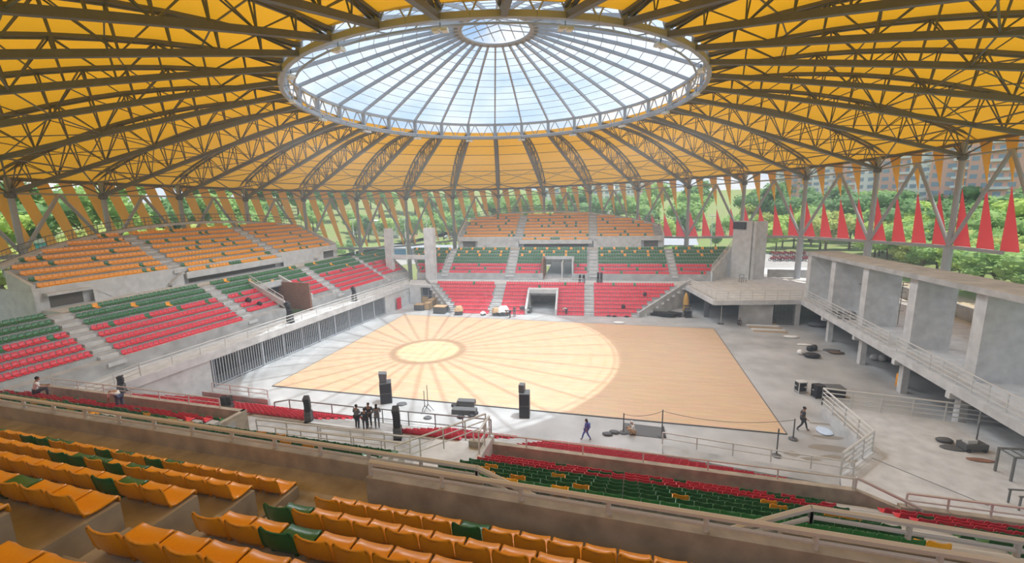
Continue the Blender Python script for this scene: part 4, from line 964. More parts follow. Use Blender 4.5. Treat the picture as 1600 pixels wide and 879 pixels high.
def covered(label, px, py, w, d, h, mat_, grp='sheeted bundles before the far stand'):
    p = atz(px, py, 0); r = random.Random(int(px)); mb = MB(); n = 9; prof = []
    o = thing('sheeted_bundle', label, 'bundle', (p.x, p.y, 0), r.random(), grp)
    mb.box(-w * .45, w * .45, -d * .45, d * .45, 0, h * .6); mb.build('box_body', 'darkgrey', o)
    vs = []; fs = []
    for i in range(n):
        for j in range(n):
            x, y = (i / (n - 1) - .5) * w * 1.05, (j / (n - 1) - .5) * d * 1.05; e = max(abs(x) / (w * .52), abs(y) / (d * .52))
            vs.append((x, y, h * (1 - .55 * e ** 4) + r.uniform(-.05, .05)))
    fs = [(i * n + j, (i + 1) * n + j, (i + 1) * n + j + 1, i * n + j + 1) for i in range(n - 1) for j in range(n - 1)]
    b = MB(); b.add(vs, fs); b.build('sheet', mat_, o, smooth=True); return o
covered('round-topped bundle under a pale tan sheet in front of the left block', 717, 491, 1.3, 1.2, 1.4, 'plywood')
covered('large white sheeted equipment bundle beside the bending man', 787, 492, 1.7, 1.4, 1.45, 'white')
covered('tan sheeted heap left of the white bundle', 775, 492, 1.1, 1.1, 1.2, 'plywood')
covered('small pale heap on the floor left of the sheeted bundles', 755, 492, .7, .6, .6, 'white')
# pile of black stage parts
gp = atz(1052, 496, 0)
for k in range(9):
    r = random.Random(k); z = .04 + .2 * (k // 3); x = gp.x - 2.2 + (k % 3) * 1.1 + r.uniform(-.2, .2) + z; y = gp.y + .2 + r.uniform(-.2, .9)
    o = thing('truss_frame', f'black folded stage frame in the pile below the right raking wall, {ordw(k + 1)} up', 'frame', (x, y, z), r.uniform(-.5, .2), 'black stage frames in the pile')
    m_ = MB()
    for sy in (-.3, .3): m_.tube((-1.1, sy, .08), (1.1, sy, .08), .05, 6)
    for s in range(6): m_.tube((-1.1 + .4 * s, -.3, .08), (-.9 + .4 * s, .3, .08), .035, 5)
    m_.build('tubes', 'black', o); MB().box(-1.0, 1.0, -.26, .26, .12, .17).build('deck_panel', 'black', o)
o = thing('equipment_trolley', 'tall black equipment trolley at the right end of the stage frame pile', 'trolley', (gp.x + 2.0, gp.y + .5, 0), .2)
m_ = MB()
for sx in (-.5, .5):
    for sy in (-.4, .4): m_.tube((sx, sy, .12), (sx, sy, 1.75), .035, 6)
for z in (.2, .9, 1.7): m_.box(-.52, .52, -.42, .42, z, z + .05)
m_.build('frame', 'black', o); MB().box(-.45, .45, -.35, .35, .26, .85).build('black_box', 'black', o); MB().box(-.4, .3, -.3, .3, .96, 1.4).build('cable_box', 'darkgrey', o)
o = thing('yellow_buoy_cone', 'tall pointed yellow object standing behind the black stage frame pile', 'cone', tuple(atz(1073, 488, 0) + Vector((0, 1.5, 0))))
MB().lathe([(.55, 0), (.55, .15), (.42, .2), (.40, 1.6), (.28, 2.3), (.06, 2.8)], (0, 0, 0), 12).build('cone_body', 'sail_yellow', o, smooth=True)
# flight cases by the deck
for lab, px, py, s in (('open dark rack case with light panels on the floor left of the deck', 1250, 612, .9), ('taller black rack case right next to the open one', 1277, 620, 1.0)):
    o = thing('rack_case', lab, 'case', tuple(atz(px, py, 0)), .3, 'black rack cases by the deck corner')
    h = 1.15 * s; m_ = MB()
    for sx in (-.35, .35):
        for sy in (-.3, .3): m_.box(sx - .03, sx + .03, sy - .03, sy + .03, 0, h)
    m_.box(-.38, .38, -.33, .33, h - .06, h); m_.box(-.38, .38, -.33, .33, .1, .15); m_.build('frame', 'galv' if s < 1 else 'black', o)
    for q in range(2): MB().box(-.33, .33, -.3, .3, .17 + .5 * s * q, .52 * s + .5 * s * q).build('drawer_unit', 'black', o)
p = atz(1303, 622, 0) + Vector((0, .6, 0)); o = thing('storage_box', 'wide black storage box behind the deck railing corner', 'box', tuple(p), .1); MB().box(-.9, .9, -.5, .5, 0, .75).build('body', 'black', o); MB().box(-.93, .93, -.53, .53, .75, .85).build('lid', 'darkgrey', o)
p = atz(1402, 605, 0) + Vector((.4, .3, 0)); o = thing('plastic_drum', 'orange plastic drum beside a square post under the gallery', 'drum', tuple(p)); MB().lathe([(.38, 0), (.4, .05), (.4, .35), (.42, .38), (.4, .41), (.4, .75), (.42, .78), (.4, .81), (.4, 1.1), (.36, 1.15)], (0, 0, 0), 16).build('body', 'orange', o, smooth=True)
MB().lathe([(.37, 1.15), (.37, 1.2), (.3, 1.22)], (0, 0, 0), 16).build('lid', 'orange', o)
# small heaps and bags
def lump(name, label, cat, p, sx, sy, sz, material, seed=0):
    r = random.Random(seed + int(p[0] * 10)); mb = MB(); mb.ball((0, 0, sz * .8), sx, sy, sz, 10, 7)
    mb.v = [(x * (1 + r.uniform(-.12, .12)), y * (1 + r.uniform(-.12, .12)), max(0, z * (1 + r.uniform(-.1, .1)))) for x, y, z in mb.v]
    o = mb.build(name, material, smooth=True, loc=p); return tag(o, label, cat)
lump('stage_monitor', 'low black wedge monitor lying on the right floor', 'monitor', atz(1268, 558, 0), .85, .55, .3, 'black')
lump('cloth_bundle', 'small black bundle just behind the low black wedge', 'bundle', atz(1265, 548, 0), .35, .3, .35, 'black', 1)
lump('cloth_bundle', 'small black bundle right of its twin behind the wedge', 'bundle', atz(1272, 547, 0), .35, .3, .4, 'black', 2)
lump('paint_bucket', 'small white bucket left of the black wedge on the right floor', 'bucket', atz(1250, 553, 0), .32, .32, .3, 'white', 3)
lump('cement_sack', 'long white sack lying on the floor before the barred gate', 'sack', atz(1236, 527, 0), .9, .4, .14, 'white', 4)
lump('cement_sack', 'thin white sack nearer the black wedge', 'sack', atz(1257, 539, 0), .8, .3, .1, 'white', 5)
lump('rubble_heap', 'dark rubble heap under the gallery beyond the first post', 'heap', atz(1280, 510, 0), 1.5, .6, .35, 'darkgrey', 6)
lump('rubble_heap', 'flat dark heap under the gallery between the posts', 'heap', atz(1298, 548, 0), .9, .4, .12, 'darkgrey', 7)
lump('rubble_heap', 'brown earth heap right of the flat dark heap', 'heap', atz(1306, 552, 0), .8, .4, .15, 'bark', 8)
lump('dust_sack', 'pale sack under the gallery, left in the row before the back wall', 'sack', atz(1354, 566, 0) + Vector((1.2, 1, 0)), .5, .4, .35, 'concrete_light', 9)
lump('dust_sack', 'pale sack under the gallery, middle in the row', 'sack', atz(1365, 568, 0) + Vector((1.2, 1, 0)), .4, .35, .4, 'concrete_light', 10)
lump('dark_bag', 'dark bag under the gallery, right end of the row of sacks', 'bag', atz(1378, 568, 0) + Vector((1.2, 1, 0)), .6, .5, .5, 'darkgrey', 11)
lump('crumpled_sheet', 'crumpled pale blue plastic sheet on the floor beside the deck', 'sheet', atz(1288, 674, 0), .55, .7, .06, mat('pale_blue', (.6, .75, .95), .4), 12)
lump('black_bag', 'black bag left on a red seat high in the far right lower block', 'bag', FARL.P(16.0, 3.4, 2.35), .3, .28, .35, 'black', 13)
lump('black_bag', 'black bag left on a low red seat in the far right lower block', 'bag', FARL.P(12.6, 1.1, .85), .3, .28, .35, 'black', 14)
lump('black_bag', 'dark bag resting on the lowest red seat row of the third left block', 'bag', LEFT.P(5.6, 1.0, 5.35), .3, .3, .3, 'black', 15)
lump('black_bag', 'dark bag resting on the second red seat row of the third left block', 'bag', LEFT.P(4.9, 1.9, 5.85), .35, .3, .35, 'black', 16)
for k, (px, py) in enumerate(((951, 494), (960, 494.5), (979, 495), (985, 489))): lump('cable_coil', f'small black cable coil before the far right block, {ordw(k + 1)} from the left', 'cable', atz(px, py, 0), .35, .25, .12, 'black', 17 + k)
lump('white_cloth', 'white cloth lying on the floor by the far court corner', 'cloth', atz(967, 504, 0), .9, .5, .08, 'white', 30)
# stains painted by water on the right floor
for k, (px, py, a, b) in enumerate(((1300, 700, 1.6, .5), (1296, 683, 1.2, .35), (1311, 716, 1.2, .5), (1286, 662, 1.0, .2), (1237, 708, .6, .4), (1267, 717, .7, .25))):
    p = atz(px, py, 0); r = random.Random(k); n = 14; mb = MB(); mb.add([(p.x + a * math.cos(2 * PI * i / n) * r.uniform(.7, 1.1), p.y + b * math.sin(2 * PI * i / n) * r.uniform(.6, 1.1), .004) for i in range(n)], [tuple(range(n))])
    tag(mb.build('floor_stain', mat('damp', (.27, .25, .22), .35)), f'irregular damp stain on the floor beside the deck, {ordw(k + 1)}', 'stain', kind='structure')
# music gear: tripods, cases
def tripod(label, px, py, h, z=0.0):
    p = atz(px, py, z); o = thing('tripod_stand', label, 'stand', tuple(p), random.random(), 'thin microphone stands near the court edge')
    MB().tube((0, 0, .45), (0, 0, h), .03, 6).build('pole', 'darkgrey', o)
    for k in range(3): a = 2 * PI * k / 3; MB().tube((0, 0, .6), (.5 * math.cos(a), .5 * math.sin(a), .02), .025, 5).build('leg', 'darkgrey', o)
tripod('thin tripod stand near the court edge, left of the two', 664, 643, 1.9); tripod('thin tripod stand near the court edge, right of the two', 669, 641, 2.3)
for k, (px, py, w, d, h, lab) in enumerate(((727, 635, 1.5, .6, .45, 'flat grey case nearest the court, on the concrete strip'), (724, 648, 2.0, .6, .4, 'long grey case lying before the flat one'))):
    o = crate(lab, px, py, w, d, h, .1, lid='darkgrey', group='grey cases on the near concrete strip')
for k, (px, py, lab) in enumerate(((712, 640, 'left'), (710, 634, 'upper left'), (720, 652, 'lower'), (737, 650, 'right'), (742, 646, 'far right'))): lump('cable_coil', f'small dark cable coil among the grey cases, {lab} one', 'cable', atz(px, py, 0), .32, .28, .12, 'black', 40 + k)
lump('floor_drain', 'small round dark object on the concrete by the tall speaker tower', 'lid', atz(628, 631, 0), .45, .4, .05, 'darkgrey', 50)
lump('floor_drain', 'small dark lump on the concrete below the thin tripods', 'lid', atz(668, 653, 0), .35, .3, .08, 'darkgrey', 51)
for k, (px, py) in enumerate(((949, 679), (960, 676))): lump('tool_bag', f'small dark tool on the floor right of the walking woman, {("nearer", "farther")[k]} one', 'tool', atz(px, py, 0), .4, .25, .12, 'darkgrey', 52 + k)
# barrier posts and rope
bp = []
for lab, px, py, h in (('short grey barrier post beside the crouching worker', 974, 676, 1.6), ('tall dark barrier post at the right of the dark mat', 1034, 681, 2.1), ('dark barrier post at the near corner of the wooden court', 1213, 712, 2.0), ('slim barrier post with a round base at the court corner', 1239, 686, 1.6)):
    p = atz(px, py, 0); o = thing('barrier_post', lab, 'post', tuple(p), 0, 'barrier posts on round bases'); bp.append(p + Vector((0, 0, h * .95)))
    MB().tube((0, 0, .05), (0, 0, h), .045, 8).build('pole', 'darkgrey', o); MB().lathe([(.3, 0), (.3, .08), (.08, .14)], (0, 0, 0), 14).build('base', 'darkgrey', o)
def rope(label, a, b, sag=.25):
    mb = MB(); pts = [a.lerp(b, t / 12) - Vector((0, 0, sag * 4 * (t / 12) * (1 - t / 12))) for t in range(13)]; mb.path(pts, .018, 4); tag(mb.build('barrier_rope', 'darkgrey'), label, 'rope')
rope('thin rope strung between the two posts beside the dark mat', bp[0], bp[1]); rope('long thin rope strung along the near court edge', bp[1], bp[3], .5)
a = atz(1005, 672, 0); o = thing('floor_mat', 'dark rectangular mat with a rolled edge on the concrete near the court', 'mat', tuple(a), -.05); MB().box(-1.5, 1.5, -.9, .8, 0, .03).build('sheet', 'darkgrey', o); MB().tube((1.55, -.85, .08), (1.45, .8, .08), .08, 8).build('rolled_edge', 'black', o)
# deck objects
o = thing('work_trolley', 'small metal machine with an upright handle on the raised deck', 'machine', tuple(atz(1518, 702, DZ)), .2)
MB().box(-.7, .7, -.35, .35, .12, .5).build('body', 'darkgrey', o); MB().bar((.3, .1, .5), (.4, .2, 1.75), .06, .06).build('handle', 'darkgrey', o); MB().box(-.5, .1, -.2, .2, .5, .75).build('motor', 'galv', o)
for sx in (-.5, .5): MB().tube((sx, -.4, .12), (sx, .4, .12), .12, 10).build('wheel', 'black', o)
lump('tool_heap', 'small heap of tools on the raised deck left of the machine', 'tools', atz(1475, 690, DZ), .5, .3, .18, 'darkgrey', 60)
lump('scrap_frame', 'bent metal frame lying flat left of the machine', 'frame', atz(1490, 700, DZ), .8, .4, .05, 'darkgrey', 61)
lump('rusty_patch', 'dark rusty patch of debris before the machine', 'debris', atz(1532, 719, DZ), .8, .25, .04, 'brick_red', 62)
o = thing('metal_trestle', 'tall dark metal trestle table at the right end of the deck', 'trestle', tuple(atz(1597, 745, DZ)), .1)
m_ = MB()
for sx in (-1.0, 1.0):
    for sy in (-.5, .5): m_.bar((sx, sy, 0), (sx, sy, 1.5), .1, .1)
m_.build('leg_frame', 'steel', o)
m_ = MB()
for sy in (-.5, .5): m_.bar((-1.05, sy, 1.5), (1.05, sy, 1.5), .1, .1)
for s in range(5): m_.bar((-1 + .5 * s, -.5, 1.5), (-1 + .5 * s, .5, 1.5), .08, .06)
m_.build('top_frame', 'steel', o)
o = thing('metal_trestle', 'low dark metal bench frame at the right edge of the picture', 'trestle', tuple(atz(1600, 792, DZ)), .1)
m_ = MB()
for sx in (-.5, .8):
    for sy in (-.3, .3): m_.bar((sx, sy, 0), (sx, sy, .8), .07, .07)
for sy in (-.3, .3): m_.bar((-.6, sy, .8), (.9, sy, .8), .07, .07)
m_.build('frame', 'steel', o)
# scaffold and red hoist on the gallery, stacked frames
o = thing('scaffold_tower', 'slim metal scaffold tower between the first two concrete piers', 'scaffold', (27.0, 56.2, GZ))
m_ = MB()
for sx in (0, 1.2):
    for sy in (0, 1.2): m_.tube((sx, sy, 0), (sx, sy, 5.0), .045, 6)
for z in range(1, 6):
    m_.tube((0, 0, z), (1.2, 0, z), .03, 5); m_.tube((0, 1.2, z), (1.2, 1.2, z), .03, 5); m_.tube((0, 0, z), (0, 1.2, z), .03, 5); m_.tube((0, 0, z - 1), (1.2, 0, z), .025, 5); m_.tube((0, 0, z - .5), (0, 1.2, z + .2), .025, 5)
m_.tube((-1.4, 0, 4), (3.2, 0, 4.0), .05, 6); m_.tube((-.6, 0, 3.6), (2.6, 0, 5.0), .04, 6)
m_.build('tube_lattice', 'steel', o); MB().box(-.2, .7, -.2, .5, 5.0, 5.6).build('red_hoist', 'red', o)
o = thing('scaffold_tower', 'thin portal of scaffold tubes beside the slim tower', 'scaffold', (28.0, 54.6, GZ)); m_ = MB()
for sx in (0, .9): m_.tube((sx, 0, 0), (sx, 0, 4.6), .04, 6)
for z in (1.5, 3.5, 4.6): m_.tube((-.6, 0, z), (1.3, 0, z), .03, 5)
m_.build('tube_lattice', 'steel', o)
for k in range(12):
    r = random.Random(90 + k); o = thing('steel_rack', f'pale metal frame in the flat stack on the gallery, {ordw(k + 1)} from the bottom', 'frame', (25.2 + r.uniform(-.5, .9), 57.8 + (k % 4 - 1.5) * 1.0, GZ + .05 + .09 * (k // 4)), r.uniform(-.3, .3), 'pale metal frames stacked on the gallery')
    m_ = MB()
    for sy in (-.45, .45): m_.bar((-.9, sy, .04), (.9, sy, .04), .06, .07)
    for s in range(4): m_.bar((-.9 + .6 * s, -.45, .04), (-.9 + .6 * s, .45, .04), .05, .06)
    m_.build('tubes', 'darkgrey' if k % 3 == 0 else 'galv', o)
o = thing('metal_chair_frame', 'small metal chair frame on the gallery corner in front of the tower', 'chair', tuple(atz(1160, 441, GZ)), .4); m_ = MB()
for sx in (-.4, .4): m_.bar((sx, -.3, 0), (sx, -.3, .8), .05, .05); m_.bar((sx, .3, 0), (sx, .3, 1.3), .05, .05)
for z in (.7, 1.25): m_.bar((-.4, .3, z), (.4, .3, z), .06, .05)
m_.bar((-.4, -.3, .75), (.4, -.3, .75), .06, .05); m_.build('tubes', 'darkgrey', o)
for k in range(5):
    p = atz(1172 + k * 4, 505 + k * 3.2, 0); tag(MB().box(-2.0, 2.0, -.12, .12, 0, .14).build('timber_plank', 'white' if k % 2 else 'plywood', loc=(p.x + 1.2, p.y, 0)), f'long pale plank lying before the concrete wall, {ordw(k + 1)} from the wall', 'plank', 'planks on the floor before the wall')
o = thing('broom_stand', 'thin upright pole standing on a small base left of the planks', 'pole', tuple(atz(1126, 506, 0))); MB().tube((0, 0, 0), (0, 0, 2.6), .035, 6).build('pole', 'galv', o); MB().box(-.35, .35, -.25, .25, 0, .12).build('base', 'darkgrey', o)
o = thing('fire_sign', 'small red and white leaning sign board by the corner wall near the grille', 'sign', (Lx(66.3) + .35, 65.5, 0), math.radians(85)); MB().box(-.6, .6, -.03, .03, 0, 1.9).build('board', 'red', o)
m_ = MB(); [m_.box(-.45, .45, .031, .036, .3 + .5 * q, .42 + .5 * q) for q in range(3)]; m_.build('white_stripes', 'white', o)
tag(MB().box(-.3, .3, -.02, .02, -.3, .3).build('wall_fitting', 'white', loc=tuple(atz(180, 561, 3.9))), 'small square white fitting on the walkway wall of the left stand', 'fitting')
# ================================================================ people
def skin_mesh(name, nodes, edges, material, parent, levels=1, root=0):
    me = bpy.data.meshes.new(name); me.from_pydata([n[0] for n in nodes], edges, [])
    o = bpy.data.objects.new(name, me); COL.objects.link(o)
    o.modifiers.new('s', 'SKIN'); 
    for i, n in enumerate(nodes): me.skin_vertices[0].data[i].radius = (n[1], n[1] if len(n) < 3 else n[2])
    me.skin_vertices[0].data[root].use_root = True
    if levels: ss = o.modifiers.new('u', 'SUBSURF'); ss.levels = levels; ss.render_levels = levels
    dg = bpy.context.evaluated_depsgraph_get(); ev = o.evaluated_get(dg); nm = bpy.data.meshes.new_from_object(ev)
    o.modifiers.clear(); o.data = nm; bpy.data.meshes.remove(me); nm.name = name
    nm.materials.clear(); nm.materials.append(M[material]); nm.polygons.foreach_set('use_smooth', [True] * len(nm.polygons))
    o.parent = parent; return o
def person(label, loc, rz, pose, top='grey_cloth', legs='jeans', h=1.72, group=None, long_hair=False, helmet=None, bag=None):
    """pose: joint positions in a 1.72 m body, x right, y forward, z up"""
    o = thing('person', label, 'person', loc, rz, group); k = h / 1.72
    J = dict(pel=(0, 0, .93), wai=(0, .0, 1.08), che=(0, .01, 1.30), nek=(0, .01, 1.47), hb=(0, .02, 1.56), ht=(0, .03, 1.68),
             shl=(-.19, 0, 1.42), ell=(-.25, -.02, 1.14), wrl=(-.25, .08, .90), hal=(-.25, .11, .82), shr=(.19, 0, 1.42), elr=(.25, -.02, 1.14), wrr=(.25, .08, .90), har=(.25, .11, .82),
             hil=(-.10, 0, .90), knl=(-.11, .03, .50), anl=(-.11, -.02, .09), tol=(-.12, .15, .03), hir=(.10, 0, .90), knr=(.11, .03, .50), anr=(.11, -.02, .09), tor=(.12, .15, .03))
    J.update(pose); J = {a: Vector(b) * k for a, b in J.items()}
    names = ['pel', 'wai', 'che', 'nek', 'hb', 'ht', 'shl', 'ell', 'wrl', 'hal', 'shr', 'elr', 'wrr', 'har', 'hil', 'knl', 'anl', 'tol', 'hir', 'knr', 'anr', 'tor']
    rad = dict(pel=(.14, .10), wai=(.125, .09), che=(.15, .10), nek=(.055, .055), hb=(.075, .085), ht=(.07, .08), shl=(.058, .058), ell=(.042, .042), wrl=(.028, .028), hal=(.034, .022), hil=(.085, .085), knl=(.056, .056), anl=(.038, .038), tol=(.036, .03))
    nodes = []; 
    for n in names:
        r = rad.get(n) or rad[n[:-1] + 'l']; nodes.append((J[n], r[0] * k, r[1] * k))
    E_ = [('pel', 'wai'), ('wai', 'che'), ('che', 'nek'), ('nek', 'hb'), ('hb', 'ht'), ('che', 'shl'), ('shl', 'ell'), ('ell', 'wrl'), ('wrl', 'hal'), ('che', 'shr'), ('shr', 'elr'), ('elr', 'wrr'), ('wrr', 'har'), ('pel', 'hil'), ('hil', 'knl'), ('knl', 'anl'), ('anl', 'tol'), ('pel', 'hir'), ('hir', 'knr'), ('knr', 'anr'), ('anr', 'tor')]
    edges = [(names.index(a), names.index(b)) for a, b in E_]
    for s in 'lr':
        w = J['wr' + s]; hd = J['ha' + s]; d = (hd - w).normalized(); side = d.cross(Vector((0, 1, .1))).normalized()
        hi = names.index('ha' + s)
        for q, (off, ln) in enumerate(((-.028, .065), (-.01, .08), (.01, .075), (.028, .06))):
            a = len(nodes); nodes.append((hd + (d * .03 + side * off) * k, .009 * k)); nodes.append((hd + (d * (.03 + ln * .5) + side * off + Vector((0, .012, 0))) * k, .008 * k)); nodes.append((hd + (d * (.03 + ln) + side * off + Vector((0, .03, 0))) * k, .007 * k)); edges += [(hi, a), (a, a + 1), (a + 1, a + 2)]
        a = len(nodes); nodes.append((w + (d * .04 + side * -.04 + Vector((0, .02, 0))) * k, .010 * k)); nodes.append((w + (d * .08 + side * -.05 + Vector((0, .04, 0))) * k, .009 * k)); edges += [(hi, a), (a, a + 1)]
    skin_mesh('body', nodes, edges, 'skin', o)
    def sub(nm, keys, mat_, grow, root):
        idx = [names.index(x) for x in keys]; nd = [(nodes[i][0], nodes[i][1] * grow + .008, nodes[i][2] * grow + .008) for i in idx]
        ed = [(idx.index(a), idx.index(b)) for a, b in edges if a in idx and b in idx]; skin_mesh(nm, nd, ed, mat_, o, root=keys.index(root))
    sub('shirt', ['pel', 'wai', 'che', 'shl', 'ell', 'shr', 'elr'], top, 1.14, 'pel')
    sub('trousers', ['pel', 'hil', 'knl', 'anl', 'hir', 'knr', 'anr'], legs, 1.16, 'pel')
    for s in 'lr':
        a, b = J['an' + s], J['to' + s]; skin_mesh('shoe', [(a + Vector((0, -.03, -.03)) * k, .045 * k), (a.lerp(b, .5) - Vector((0, 0, .015)), .045 * k), (b, .04 * k)], [(0, 1), (1, 2)], 'black', o)
    hb, ht = J['hb'], J['ht']; d = (ht - hb).normalized(); f = Vector((0, 1, 0)) - d * d.y; f.normalize(); c = hb.lerp(ht, .55)
    m_ = MB(); m_.ball(c - f * .018 * k + d * .022 * k, .092 * k, .10 * k, .10 * k, 10, 8)
    if long_hair: m_.ball(c - f * .07 * k - d * .12 * k, .09 * k, .05 * k, .16 * k, 8, 6)
    m_.v = [p for p in m_.v]; m_.build('hair', helmet or 'hair', o, smooth=True)
    m_ = MB(); m_.ball(c + f * .045 * k - d * .02 * k, .068 * k, .068 * k, .088 * k, 10, 8)
    m_.tube(c + f * .105 * k, c + f * .128 * k - d * .03 * k, .009 * k, 5)
    face = m_.build('face', 'skin', o, smooth=True)
    e = MB(); sd = d.cross(f).normalized()
    for sx in (-.03, .03): e.ball(c + f * .108 * k + sd * sx * k + d * .01 * k, .008, .006, .006, 6, 4)
    e.bar(c + f * .11 * k - d * .055 * k - sd * .02, c + f * .11 * k - d * .055 * k + sd * .02, .006, .006); e.build('eyes_and_mouth', 'hair', face)
    e = MB()
    for sx in (-.072, .072): e.ball(c + sd * sx * k - d * .01 * k, .012 * k, .02 * k, .03 * k, 6, 4)
    e.build('ears', 'skin', o)
    if bag: m_ = MB(); m_.hexa([Vector(q) * k for q in ((-.14, -.28, 1.02), (.14, -.28, 1.02), (.14, -.12, 1.02), (-.14, -.12, 1.02), (-.12, -.25, 1.42), (.12, -.25, 1.42), (.12, -.11, 1.42), (-.12, -.11, 1.42))]); m_.build('backpack', bag, o)
    return o
WALK = dict(knl=(-.10, .20, .52), anl=(-.10, .30, .10), tol=(-.10, .46, .06), knr=(.10, -.05, .50), anr=(.10, -.32, .14), tor=(.10, -.20, .04), ell=(-.25, -.12, 1.15), wrl=(-.25, -.08, .92), hal=(-.25, -.06, .84), elr=(.25, .02, 1.14), wrr=(.24, .18, .95), har=(.23, .25, .90))
BEND = dict(wai=(0, .12, 1.05), che=(0, .36, 1.10), nek=(0, .52, 1.08), hb=(0, .62, 1.04), ht=(0, .72, .98), shl=(-.19, .42, 1.08), shr=(.19, .42, 1.08), ell=(-.22, .5, .82), elr=(.22, .5, .82), wrl=(-.2, .6, .6), wrr=(.2, .6, .6), hal=(-.2, .64, .53), har=(.2, .64, .53))
SIT = dict(pel=(0, -.1, .45), wai=(0, -.08, .6), che=(0, -.02, .82), nek=(0, .02, .99), hb=(0, .05, 1.08), ht=(0, .08, 1.19), shl=(-.19, -.02, .94), shr=(.19, -.02, .94), ell=(-.26, .1, .7), elr=(.26, .1, .7), wrl=(-.18, .3, .62), wrr=(.18, .3, .62), hal=(-.15, .38, .62), har=(.15, .38, .62), hil=(-.1, -.08, .44), hir=(.1, -.08, .44), knl=(-.14, .34, .50), knr=(.14, .34, .50), anl=(-.13, .34, .09), anr=(.13, .34, .09), tol=(-.14, .5, .03), tor=(.14, .5, .03))
CROUCH = {a: (b[0], b[1], b[2] - .2 if a[:2] not in ('kn', 'an', 'to') else b[2]) for a, b in SIT.items()}; CROUCH.update(anl=(-.13, .05, .09), anr=(.13, .05, .09), tol=(-.14, .2, .03), tor=(.14, .2, .03))
FOLD = dict(ell=(-.27, .0, 1.14), wrl=(-.05, .2, 1.12), hal=(.03, .22, 1.13), elr=(.27, .0, 1.14), wrr=(.05, .2, 1.06), har=(-.03, .22, 1.06))
person('walking woman in blue clothes with backpack on the concrete near the court', atz(916, 687, 0), math.radians(75), WALK, 'blue_cloth', 'blue_cloth', 1.66, long_hair=True, bag='blue_cloth')
person('walking man in dark clothes between the court corner and the deck', atz(1253, 672, 0), math.radians(-100), WALK, 'dark_cloth', 'dark_cloth', 1.9)
zw = 3.37
person('standing person in grey shirt and dark trousers, left of the group', atz(559, 669, zw), math.radians(-10), FOLD, 'grey_cloth', 'dark_cloth', 1.62, 'standing group on the near walkway')
person('standing person in black shirt at the middle back of the group', atz(578, 667, zw), math.radians(190), FOLD, 'dark_cloth', 'dark_cloth', 1.66, 'standing group on the near walkway')
person('shorter person in dark clothes at the front middle of the group', atz(571, 671, zw), math.radians(20), {}, 'dark_cloth', 'dark_cloth', 1.45, 'standing group on the near walkway')
person('long haired person in dark grey clothes, right of the group', atz(590, 668, zw), math.radians(30), FOLD, 'grey_cloth', 'grey_cloth', 1.6, 'standing group on the near walkway', long_hair=True)
q = NEAR.P(-31.5, -.1, 6.5)
person('worker in white shirt sitting at the left end of the near parapet', aty(62, 621, 16.6), math.radians(-30), SIT, 'white_cloth', 'dark_cloth', 1.72)
p = atz(190, 642, 6.45); person('bending worker in a pale shirt among the red seats near the left parapet', p, math.radians(85), BEND, 'white_cloth', 'jeans', 1.72)
person('bending man in dark trousers at the white sheeted bundle', atz(797, 496, 0), math.radians(85), BEND, 'grey_cloth', 'dark_cloth', 1.8)
person('standing man in red cap by the left block of the far stand', atz(804, 494, 0), math.radians(170), {}, 'grey_cloth', 'grey_cloth', 1.7, helmet='red')
person('bending person in pink shirt right of the tunnel portal', atz(885, 492, 0), math.radians(60), BEND, 'white_cloth', 'dark_cloth', 1.7)
person('crouching worker in dark clothes by the planks, the farther one', atz(1164, 499, 0), math.radians(180), CROUCH, 'dark_cloth', 'dark_cloth', 1.75)
person('crouching worker in dark clothes by the planks, the nearer one', atz(1155, 508, 0), math.radians(200), CROUCH, 'dark_cloth', 'dark_cloth', 1.75)
person('crouching worker in white hard hat and cream shirt beside the dark mat', atz(988, 678, 0), math.radians(95), CROUCH, 'white_cloth', 'plywood', 1.8, helmet='white')
# ================================================================ outside
yd = MB(); yd.prism([(42, 60), (75, 60), (85, 100), (45, 106)], -.42, -.38); tag(yd.build('yard_ground', 'tarmac_brown'), 'pale sunlit yard outside the right side of the arena', 'yard', kind='structure')
st_ = MB(); st_.prism([(-60, 118), (90, 118), (90, 150), (-60, 150)], -.42, -.37); tag(st_.build('street_ground', 'asphalt'), 'pale street beyond the far side of the arena', 'street', kind='structure')
st_ = MB(); st_.prism([(-110, 80), (-72, 90), (-60, 118), (-60, 150), (-130, 150)], -.42, -.38); tag(st_.build('plaza_ground', 'asphalt'), 'pale paved plaza beyond the corner between the stands', 'plaza', kind='structure')
# leafy hill to the right and low hills all round
def hill(name, label, pts):
    """grid of heights in plan"""
    n = len(pts); m_ = len(pts[0]); mb = MB(); mb.add([p for row in pts for p in row], [(i * m_ + j, (i + 1) * m_ + j, (i + 1) * m_ + j + 1, i * m_ + j + 1) for i in range(n - 1) for j in range(m_ - 1)])
    return tag(mb.build(name, 'grass', smooth=True), label, 'hill', kind='structure')
rnd = random.Random(21)
def hz(x, y):
    z = -.5
    if x > 55: z += min(4, (x - 55) * .07) * min(1, max(0, (140 - y) / 40 + 1))
    d = math.hypot(x + 12, y - 50)
    if d > 170: z += (d - 170) * .05
    if x < -75: z += min(8, (-75 - x) * .12)
    return z
hill('hill_right', 'green hillside rising to the right of the arena', [[(x, y, hz(x, y) + .0) for y in range(-20, 420, 20)] for x in range(56, 360, 16)])
hill('hill_left', 'green slope beyond the left stand', [[(x, y, hz(x, y)) for y in range(-20, 420, 20)] for x in range(-360, -76, 16)])
hill('hill_far', 'distant green hills beyond the street', [[(x, y, hz(x, y)) for y in range(215, 700, 20)] for x in range(-370, 380, 20)])
def leaf_mat(name, a, b):
    m = mat(name, a, .8, noise=.5, nscale=.9, col2=b, translucent=.4); return m
